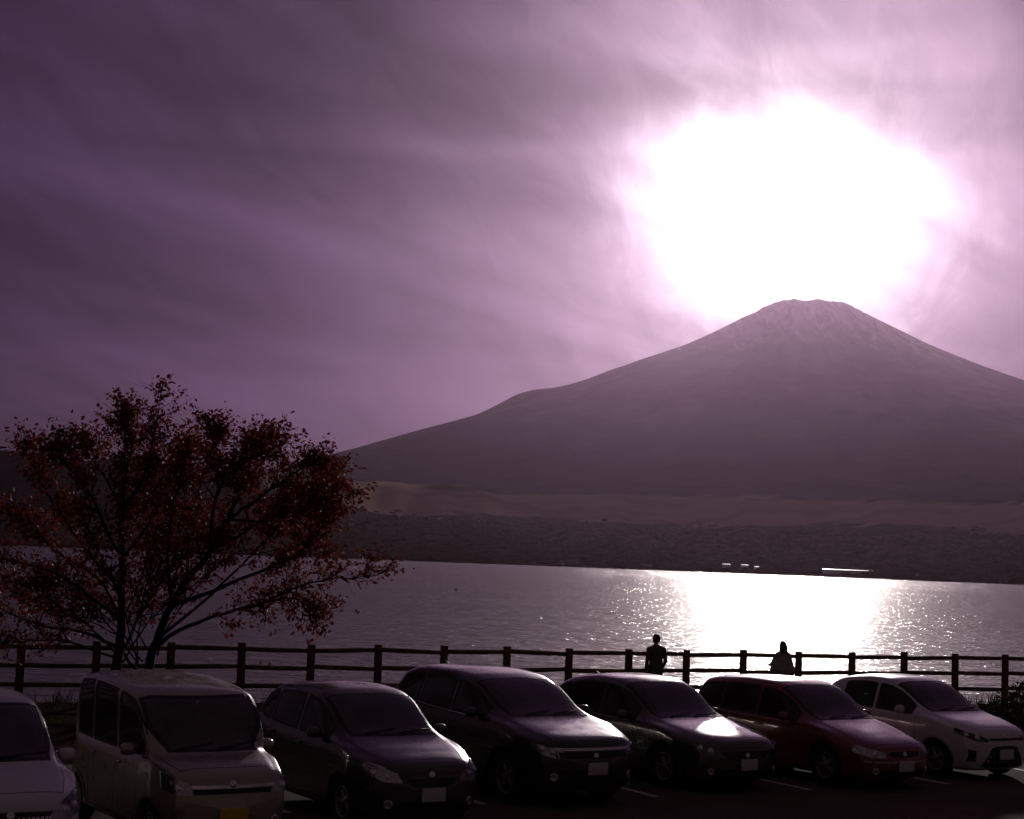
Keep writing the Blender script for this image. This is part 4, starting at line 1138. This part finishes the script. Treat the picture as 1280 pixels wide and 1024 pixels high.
def raise_roof(C, dz):
    C['top'] = [(a, z + dz * float(sstep(1.0, 1.42, z))) for a, z in C['top']]
def heading(deg=0): return math.atan2(-AX.y, -AX.x) + R(deg)
def nose_at(px, py, z):
    """ground point under the number plate seen at px, py at height z"""
    d = ray(px, py); k = (z - CAM_Z) / d.z; return Vector((d.x * k, k, 0))
B = BLACKP
van = dict(L=3.395, W=1.475, tyre=.275, wf=.62, wb=3.02, paint=paint('silver_beige_paint', (0.38, 0.34, 0.28), .5, .3), roofw=.945, bendf=.09, bendr=.08, cant=.115,
    top=[(0, .70), (.015, .82), (.04, .90), (.12, .965), (.30, 1.02), (.56, 1.075), (.66, 1.13), (1.06, 1.61), (1.24, 1.715), (1.8, 1.79), (2.6, 1.825), (3.1, 1.80), (3.27, 1.70), (3.34, 1.42), (3.37, 1.1), (3.395, .7)],
    belt=[(0, .63), (.015, .75), (.04, .83), (.12, .895), (.3, .95), (.58, 1.0), (1.2, .985), (2.4, 1.0), (3.1, 1.02), (3.34, 1.0), (3.395, .6)],
    bot=[(0, .34), (.06, .22), (.3, .19), (3.0, .19), (3.3, .24), (3.395, .34)], screen=(.59, 1.10), sideglass=[(.86, 1.66), (1.76, 2.52), (2.60, 3.14)], doors=[.98, 1.71, 2.58], rearglass=(1.52, 1.06), rearseat=2.5, screenw=.92,
    nose=[('upper_grille', [(-.44, .70), (.44, .70)], [(-.46, .755), (.46, .755)], B), ('chrome_bar', [(-.48, .765), (0, .755), (.48, .765)], [(-.49, .80), (0, .788), (.49, .80)], CHROME), ('lower_intake', [(-.42, .27), (.42, .27)], [(-.40, .40), (.40, .40)], B)],
    lamp=([(.50, .69), (.66, .70), (.90, .74)], [(.52, .81), (.68, .86), (.92, .92)]), slant=.5, plate=.47, platemat=PLATEY, badge=.80, fog=(.55, .40, .045), hoods=.16, hoody=(.86, .74), spokes=6, tw=.165)
hatch = dict(L=3.95, W=1.695, tyre=.305, wf=.80, wb=3.35, paint=paint('black_pearl_paint', (0.022, 0.017, 0.015), .1, .3, 1.0), roofw=.74, bendf=.27,
    top=[(0, .64), (.015, .73), (.05, .80), (.14, .86), (.45, .94), (.90, 1.04), (1.02, 1.09), (1.72, 1.48), (2.0, 1.555), (2.5, 1.585), (3.1, 1.55), (3.5, 1.46), (3.72, 1.30), (3.85, 1.05), (3.92, .85), (3.95, .65)],
    belt=[(0, .56), (.015, .65), (.05, .72), (.14, .785), (.45, .87), (.9, .96), (1.8, .985), (2.8, 1.03), (3.5, 1.08), (3.8, .98), (3.95, .6)],
    bot=[(0, .32), (.06, .22), (.3, .18), (3.5, .19), (3.85, .26), (3.95, .36)], screen=(.98, 1.74), sideglass=[(1.30, 2.14), (2.23, 3.02), (3.09, 3.42)], kick=.05, doors=[1.22, 2.18, 3.05], rearglass=(1.42, 1.12), rearseat=2.95,
    nose=[('grille', [(-.26, .565), (0, .555), (.26, .565)], [(-.36, .655), (0, .66), (.36, .655)], B), ('lower_intake', [(-.50, .25), (0, .235), (.50, .25)], [(-.42, .39), (0, .40), (.42, .39)], B)],
    lamp=([(.44, .615), (.70, .625), (1.04, .73)], [(.52, .725), (.76, .80), (1.06, .845)]), slant=.7, plate=.47, badge=.70, fog=(.62, .36, .05), hoods=.20, hoody=(.80, .60))
suv = dict(L=4.72, W=1.835, tyre=.355, wf=.93, wb=3.60, paint=paint('dark_brown_paint', (0.030, 0.022, 0.018), .25, .28, 1.0), roofw=.74, bendf=.34, chromebelt=True, tw=.225, archmat=BLACKP,
    top=[(0, .72), (.015, .82), (.04, .90), (.12, .955), (.5, 1.03), (1.02, 1.13), (1.16, 1.18), (2.0, 1.60), (2.35, 1.685), (2.9, 1.72), (3.6, 1.71), (4.1, 1.64), (4.40, 1.42), (4.55, 1.16), (4.66, 1.0), (4.72, .75)],
    belt=[(0, .64), (.015, .74), (.04, .82), (.12, .88), (.5, .955), (1.02, 1.05), (2.0, 1.075), (3.2, 1.12), (3.9, 1.19), (4.45, 1.16), (4.72, .7)],
    bot=[(0, .36), (.06, .26), (.35, .22), (4.2, .24), (4.6, .32), (4.72, .45)], screen=(1.10, 2.03), sideglass=[(1.52, 2.42), (2.52, 3.36), (3.44, 4.04)], kick=.10, doors=[1.42, 2.47, 3.42], rearglass=(1.50, 1.22), rearseat=3.2, fin=4.02,
    nose=[('grille', [(-.60, .70), (0, .68), (.60, .70)], [(-.64, .775), (0, .77), (.64, .775)], B), ('chrome_bar', [(-.66, .795), (0, .79), (.66, .795)], [(-.68, .83), (0, .83), (.68, .83)], CHROME), ('lower_intake', [(-.56, .30), (0, .28), (.56, .30)], [(-.62, .54), (0, .55), (.62, .54)], B)],
    lamp=([(.54, .69), (.80, .70), (1.14, .80)], [(.58, .785), (.82, .83), (1.16, .895)]), slant=.75, plate=.55, badge=.72, fog=(.70, .44, .05), hoods=.18, hoody=(.80, .66))
sport = dict(L=4.46, W=1.795, tyre=.325, wf=.92, wb=3.64, paint=paint('graphite_paint', (0.085, 0.072, 0.065), .55, .27, 1.0), roofw=.73, bendf=.32, tw=.215,
    top=[(0, .60), (.015, .69), (.05, .75), (.14, .80), (.5, .88), (1.15, .985), (1.32, 1.03), (2.10, 1.395), (2.45, 1.465), (2.9, 1.475), (3.5, 1.42), (3.95, 1.31), (4.22, 1.12), (4.36, .95), (4.42, .8), (4.46, .6)],
    belt=[(0, .52), (.015, .61), (.05, .67), (.14, .725), (.5, .80), (1.15, .90), (2.1, .92), (3.2, .965), (3.9, 1.02), (4.2, .95), (4.46, .55)],
    bot=[(0, .28), (.06, .20), (.35, .16), (4.0, .17), (4.35, .25), (4.46, .36)], screen=(1.26, 2.12), sideglass=[(1.66, 2.52), (2.61, 3.38), (3.44, 3.86)], kick=.11, doors=[1.55, 2.56, 3.42], rearglass=(1.30, 1.06), rearseat=3.2, fin=3.72,
    nose=[('grille', [(-.34, .50), (0, .47), (.34, .50)], [(-.50, .62), (0, .625), (.50, .62)], B), ('lower_intake', [(-.60, .22), (0, .21), (.60, .22)], [(-.56, .36), (0, .37), (.56, .36)], B), ('lip_trim', [(-.66, .185), (0, .175), (.66, .185)], [(-.65, .205), (0, .195), (.65, .205)], CHROME)],
    lamp=([(.52, .555), (.78, .575), (1.14, .665)], [(.56, .635), (.80, .68), (1.15, .755)]), slant=.75, plate=.43, badge=.56, fog=(.70, .33, .045), hoods=.20, hoody=(.80, .62), lampmat=mat('dark_lamp_bowl', (.12, .12, .13), .25, metal=.8))
red = dict(clear=True, L=4.48, W=1.745, tyre=.32, wf=.90, wb=3.58, paint=paint('red_paint', (0.20, 0.02, 0.014), .2, .3, 1.0), roofw=.74, bendf=.35, tw=.205,
    top=[(0, .56), (.02, .62), (.06, .67), (.16, .73), (.5, .83), (1.08, .965), (1.24, 1.01), (2.02, 1.40), (2.4, 1.475), (2.9, 1.485), (3.5, 1.46), (4.0, 1.40), (4.25, 1.22), (4.38, 1.0), (4.44, .8), (4.48, .6)],
    belt=[(0, .49), (.02, .55), (.06, .60), (.16, .66), (.5, .76), (1.08, .885), (2.0, .91), (3.2, .94), (4.0, .98), (4.3, .92), (4.48, .55)],
    bot=[(0, .30), (.06, .20), (.35, .17), (4.1, .18), (4.38, .26), (4.48, .38)], screen=(1.18, 2.04), sideglass=[(1.56, 2.46), (2.54, 3.36), (3.42, 4.02)], doors=[1.46, 2.50, 3.40], rearglass=(1.36, 1.04), rearseat=3.2, roofrail=True,
    nose=[('grille', [(-.28, .53), (0, .515), (.28, .53)], [(-.34, .605), (0, .61), (.34, .605)], B), ('bumper_trim', [(-.72, .445), (0, .43), (.72, .445)], [(-.72, .465), (0, .45), (.72, .465)], CHROME), ('lower_intake', [(-.52, .22), (0, .21), (.52, .22)], [(-.50, .33), (0, .34), (.50, .33)], B)],
    lamp=([(.44, .51), (.72, .52), (1.06, .585)], [(.46, .60), (.74, .645), (1.06, .695)]), slant=.7, plate=.385, badge=.565, fog=(.62, .31, .045), hoods=.16, hoody=(.82, .60))
white = dict(clear=True, L=3.94, W=1.695, tyre=.305, wf=.78, wb=3.33, paint=paint('white_pearl_paint', (0.66, 0.65, 0.65), 0.0, .32, .9), roofw=.73, bendf=.32,
    top=[(0, .66), (.015, .75), (.05, .81), (.14, .86), (.45, .94), (.92, 1.03), (1.04, 1.07), (1.78, 1.42), (2.1, 1.49), (2.5, 1.50), (3.1, 1.45), (3.5, 1.35), (3.74, 1.16), (3.86, .97), (3.92, .82), (3.94, .65)],
    belt=[(0, .58), (.015, .67), (.05, .73), (.14, .785), (.45, .865), (.92, .945), (1.8, .96), (2.8, 1.0), (3.45, 1.06), (3.8, .94), (3.94, .6)],
    bot=[(0, .32), (.06, .20), (.3, .16), (3.5, .17), (3.84, .26), (3.94, .36)], screen=(1.00, 1.80), sideglass=[(1.34, 2.18), (2.27, 3.02)], kick=.10, doors=[1.22, 2.22, 3.06], rearglass=(1.34, 1.08), rearseat=2.9, fin=3.2,
    nose=[('grille', [(-.50, .24), (-.3, .22), (0, .215), (.3, .22), (.50, .24)], [(-.30, .55), (-.2, .575), (0, .58), (.2, .575), (.30, .55)], B), ('side_vent', [(.58, .33), (.70, .33)], [(.58, .50), (.69, .52)], B), ('side_vent', [(-.70, .33), (-.58, .33)], [(-.69, .52), (-.58, .50)], B), ('upper_grille', [(-.34, .665), (0, .66), (.34, .665)], [(-.36, .70), (0, .70), (.36, .70)], B)],
    lamp=([(.42, .645), (.70, .66), (1.10, .775)], [(.44, .70), (.72, .765), (1.10, .85)]), slant=.75, plate=.44, badge=.735, hoods=.20, hoody=(.80, .60), lampmat=mat('black_lamp_bowl', (.05, .05, .055), .2, metal=.7))
mpv = dict(L=4.1, W=1.695, tyre=.305, wf=.80, wb=3.45, paint=paint('white_paint', (0.62, 0.62, 0.62), 0.0, .32, .9), roofw=.80, bendf=.24, cant=.12,
    top=[(0, .60), (.02, .70), (.06, .78), (.16, .86), (.40, .95), (.72, 1.05), (.86, 1.12), (1.55, 1.54), (1.85, 1.63), (2.4, 1.66), (3.3, 1.63), (3.75, 1.56), (3.95, 1.35), (4.03, 1.1), (4.07, .9), (4.1, .65)],
    belt=[(0, .54), (.02, .63), (.06, .70), (.16, .79), (.40, .88), (.72, .965), (1.6, .98), (2.8, 1.0), (3.7, 1.03), (3.95, .98), (4.1, .6)],
    bot=[(0, .32), (.06, .22), (.3, .18), (3.6, .19), (4.0, .26), (4.1, .36)], screen=(.80, 1.58), sideglass=[(1.14, 2.0), (2.10, 2.95), (3.03, 3.62)], doors=[1.1, 2.05, 3.0], rearglass=(1.48, 1.08), rearseat=2.9,
    nose=[('grille', [(-.34, .57), (0, .56), (.34, .57)], [(-.42, .69), (0, .695), (.42, .69)], B), ('chrome_bar', [(-.40, .62), (0, .615), (.40, .62)], [(-.41, .645), (0, .64), (.41, .645)], CHROME), ('lower_intake', [(-.50, .26), (0, .25), (.50, .26)], [(-.46, .40), (0, .41), (.46, .40)], B)],
    lamp=([(.46, .60), (.66, .61), (.96, .69)], [(.48, .72), (.68, .79), (.98, .855)]), slant=.6, plate=.47, badge=.66, hoods=.20, hoody=(.82, .66))
for C_, dz_ in ((hatch, .04), (sport, .09), (red, .07), (white, .07), (mpv, .05)): raise_roof(C_, dz_)
CARS = [
 ('minivan', 'white compact car cut off by the left edge, nearest the camera', mpv, nose_at(12, 1046, .47), 3),
 ('kei_van', 'tall boxy silver kei van with a yellow number plate under the tree', van, nose_at(291, 1010, .55), 4),
 ('hatchback', 'black hatchback parked right of the tall silver van', hatch, nose_at(540, 990, .50), 3),
 ('suv', 'dark brown crossover with chrome bonnet edge, tallest of the middle cars', suv, nose_at(745, 958, .58), 4),
 ('hatchback', 'dark grey sporty hatchback between the brown crossover and the red car', sport, nose_at(934, 960, .38), 5),
 ('wagon', 'low red car with dull roof between the grey and the white hatchback', red, nose_at(1131, 959, .37), 5),
 ('hatchback', 'white hatchback with wide black lower grille, last car on the right', white, nose_at(1256, 943, .44), 3),
]
for nm, lb, spec, fp, dh in CARS: car(nm, lb, 'van' if 'van' in nm else 'car', spec, fp, heading(dh))
# ------------------------------------------------------------------ two people at the fence, backs to us
SKIN = mat('skin', (0.42, 0.26, 0.19), 0.5, var=.06); HAIR = mat('black_hair', (0.014, 0.011, 0.010), 0.45, var=.2, vscale=30, bump=.3, bscale=60)
J1 = mat('dark_jacket', (0.11, 0.095, 0.085), 0.85, spec=.2, var=.2, bump=.3, bscale=18); J2 = mat('grey_coat', (0.34, 0.29, 0.26), 0.9, spec=.15, var=.2, bump=.3, bscale=18)
TR = mat('dark_trousers', (0.03, 0.032, 0.045), 0.85, spec=.2, var=.2); SH = mat('black_shoe', (0.02, 0.02, 0.02), 0.5)
def hand(wr, dr, side, curl, mi, palm_n):
    """palm, four fingers of unequal length and a thumb; dr: pointing way, palm_n: out of the back of the hand"""
    wr = Vector(wr); dr = Vector(dr).normalized(); pn = Vector(palm_n).normalized(); ac = dr.cross(pn).normalized() * side
    out = []
    for k in range(4):                                   # palm as four rays
        o = ac * ((k - 1.5) * .020)
        out.append((tuple(wr + o * .6), tuple(wr + dr * .085 + o), .017, .014, mi, None))
        b = wr + dr * .088 + o; ln = (.068, .078, .072, .056)[k] / 3; d = dr.copy()
        for j in range(3):
            d = (d - pn * curl * (.6 + .3 * j)).normalized(); e = b + d * ln
            out.append((tuple(b), tuple(e), .0098 - .0006 * j, .0092 - .0006 * j, mi, None)); b = e
    b = wr + dr * .025 - ac * .03; e = b + (dr * .55 - ac * .75 - pn * .2).normalized() * .042
    out.append((tuple(b), tuple(e), .014, .012, mi, None))
    out.append((tuple(e), tuple(e + (dr * .9 - ac * .25 - pn * .3).normalized() * .032), .0115, .009, mi, None))
    return out
def person(name, loc, rz, h, label, coat, coat_len, arms, long_hair, head_turn, skirt):
    """faces local +y; h: standing height"""
    k = h / 1.70; S = lambda *p: tuple(c * k for c in p)
    r = prop(empty(name, loc, rz), label, 'person'); P = []
    def c(a, b, ra, rb, mi, sq=None): P.append((S(*a), S(*b), ra * k, rb * k, mi, sq))
    for s in (-1, 1):
        c((s * .09, 0, .88), (s * .105, .015, .48), .088, .062, 1); c((s * .105, .015, .48), (s * .11, -.015, .09), .060, .042, 1)
        c((s * .11, -.02, .045), (s * .125, .15, .035), .045, .038, 2, None)
    c((0, 0, .92), (0, .0, 1.0), .15, .14, 1, (1.05, .78, 1))
    c((0, 0, 1.02), (0, .01, 1.30), .145, .165, 0, (1.08, .74, 1)); c((-.12, 0, 1.385), (.12, 0, 1.385), .072, .072, 0)
    c((-.06, .0, 1.43), (.06, 0, 1.43), .055, .055, 0)
    if coat_len: c((0, 0, coat_len), (0, 0, 1.1), skirt, .15, 0, (1.1, .85, 1))
    if skirt > .2: c((0, 0, 1.0), (0, .0, 1.34), .28, .15, 0, (1.35, .8, 1))
    c((0, .005, 1.42), (0, .015, 1.52), .053, .050, 3)
    ca, sa = math.cos(head_turn), math.sin(head_turn)
    H = lambda x, y, z: (x * ca - y * sa, x * sa + y * ca + .02, z)
    c(H(0, -.012, 1.605), H(0, .0, 1.62), .085, .083, 3, (.92, 1.08, 1.1)); c(H(0, .045, 1.555), H(0, .03, 1.60), .050, .066, 3)
    c(H(0, .092, 1.605), H(0, .110, 1.578), .009, .014, 3); c(H(-.02, .090, 1.548), H(.02, .090, 1.548), .010, .010, 3)
    for s in (-1, 1):
        c(H(s * .078, -.005, 1.575), H(s * .084, -.012, 1.612), .012, .015, 3); c(H(s * .03, .078, 1.615), H(s * .036, .076, 1.615), .013, .013, 3)
    for s in (-1, 1):
        sh, el, wr = arms(s)
        c(sh, el, .058, .046, 0); c(el, wr, .045, .034, 0)
        d = (Vector(wr) - Vector(el)).normalized(); w2 = Vector(wr) + d * .015
        hd, pn, curl = arms(s, True)
        for q in hand(S(*w2), hd, s, curl, 3, pn): P.append(q)
    me = remeshed('body', P, .0125, [coat, TR, SH, SKIN], 3)
    link('body', me, None, r)
    hp = [(S(*H(0, -.022, 1.625)), S(*H(0, -.012, 1.645)), .092 * k, .088 * k, 0, (.97, 1.06, 1.02)), (S(*H(0, -.055, 1.57)), S(*H(0, -.06, 1.60)), .062 * k, .066 * k, 0, None)]
    if long_hair:
        for q in (-.05, 0, .05): hp.append((S(*H(q, -.065, 1.58)), S(*H(q * 1.3, -.085, 1.36)), .052 * k, .040 * k, 0, None))
        for s in (-1, 1): hp.append((S(*H(s * .078, -.02, 1.62)), S(*H(s * .088, -.02, 1.40)), .028 * k, .024 * k, 0, None))
    link('hair', remeshed('hair', hp, .013, [HAIR], 2), None, r)
    for s in (-1, 1):
        mb = MB(); mb.lathe([(0, .0062 * k), (.005 * k, .004 * k), (.0065 * k, 0)], 10, 'y', S(*H(s * .032, .087, 1.617))); mb.build('eye', HAIR, r)
    return r
def arms_pockets(s, hand_q=False):
    if hand_q: return (Vector((-s * .35, .25, -.9)), Vector((s * .9, -.2, -.3)), .35)
    return ((s * .195, 0, 1.375), (s * .245, -.03, 1.11), (s * .205, .10, .90))
def arms_rail(s, hand_q=False):
    if hand_q: return (Vector((-s * .55, .75, .05)), Vector((0, .1, 1)), .30)
    return ((s * .18, .01, 1.365), (s * .30, .06, 1.12), (s * .20, .33, 1.085))
def foot(px, gap):
    """a standing place at column px, gap metres on this side of the fence line"""
    d = ray(px, 720); t = ((FA - FN * gap).dot(FN)) / Vector((d.x, 1, 0)).dot(FN); p = Vector((d.x * t, t, 0)); s = (p - FA).dot(FD)
    return p, fence_z(s)
rf = math.atan2(FD.y, FD.x)
p, z = foot(823, .62); person('person', (p.x, p.y, z - .03), rf + .05, 1.58, 'person in dark jacket with short hair standing at the fence left of the bright glitter', J1, .82, arms_pockets, False, .15, .165)
p, z = foot(981, .44); person('person', (p.x, p.y, z - .03), rf + .02, 1.47, 'person with long hair and wide grey coat leaning on the fence before the bright glitter', J2, .70, arms_rail, True, -.1, .30)
# ------------------------------------------------------------------ the air between here and the mountain
def haze():
    x0, x1, y0, y1, z0, z1 = -16000, 24000, -3000, 31000, -45, 2990
    V = [(x, y, z) for z in (z0, z1) for y in (y0, y1) for x in (x0, x1)]
    F = [(0, 2, 3, 1), (4, 5, 7, 6), (0, 1, 5, 4), (2, 6, 7, 3), (0, 4, 6, 2), (1, 3, 7, 5)]
    M = bpy.data.materials.new('haze_air'); M.use_nodes = True
    t = NT(M.node_tree); t.n.remove(t.n['Principled BSDF'])
    pv = t.new('ShaderNodeVolumePrincipled')
    pv.inputs['Color'].default_value = (0.90, 0.62, 0.92, 1)
    pv.inputs['Density'].default_value = 0.36e-5; pv.inputs['Anisotropy'].default_value = 0.85
    t.l.new(pv.outputs[0], t.n['Material Output'].inputs['Volume'])
    o = link('haze', mesh('haze', V, F, False), M)
    prop(o, 'thin mauve haze over lake and mountain', 'haze', kind='stuff')
haze()
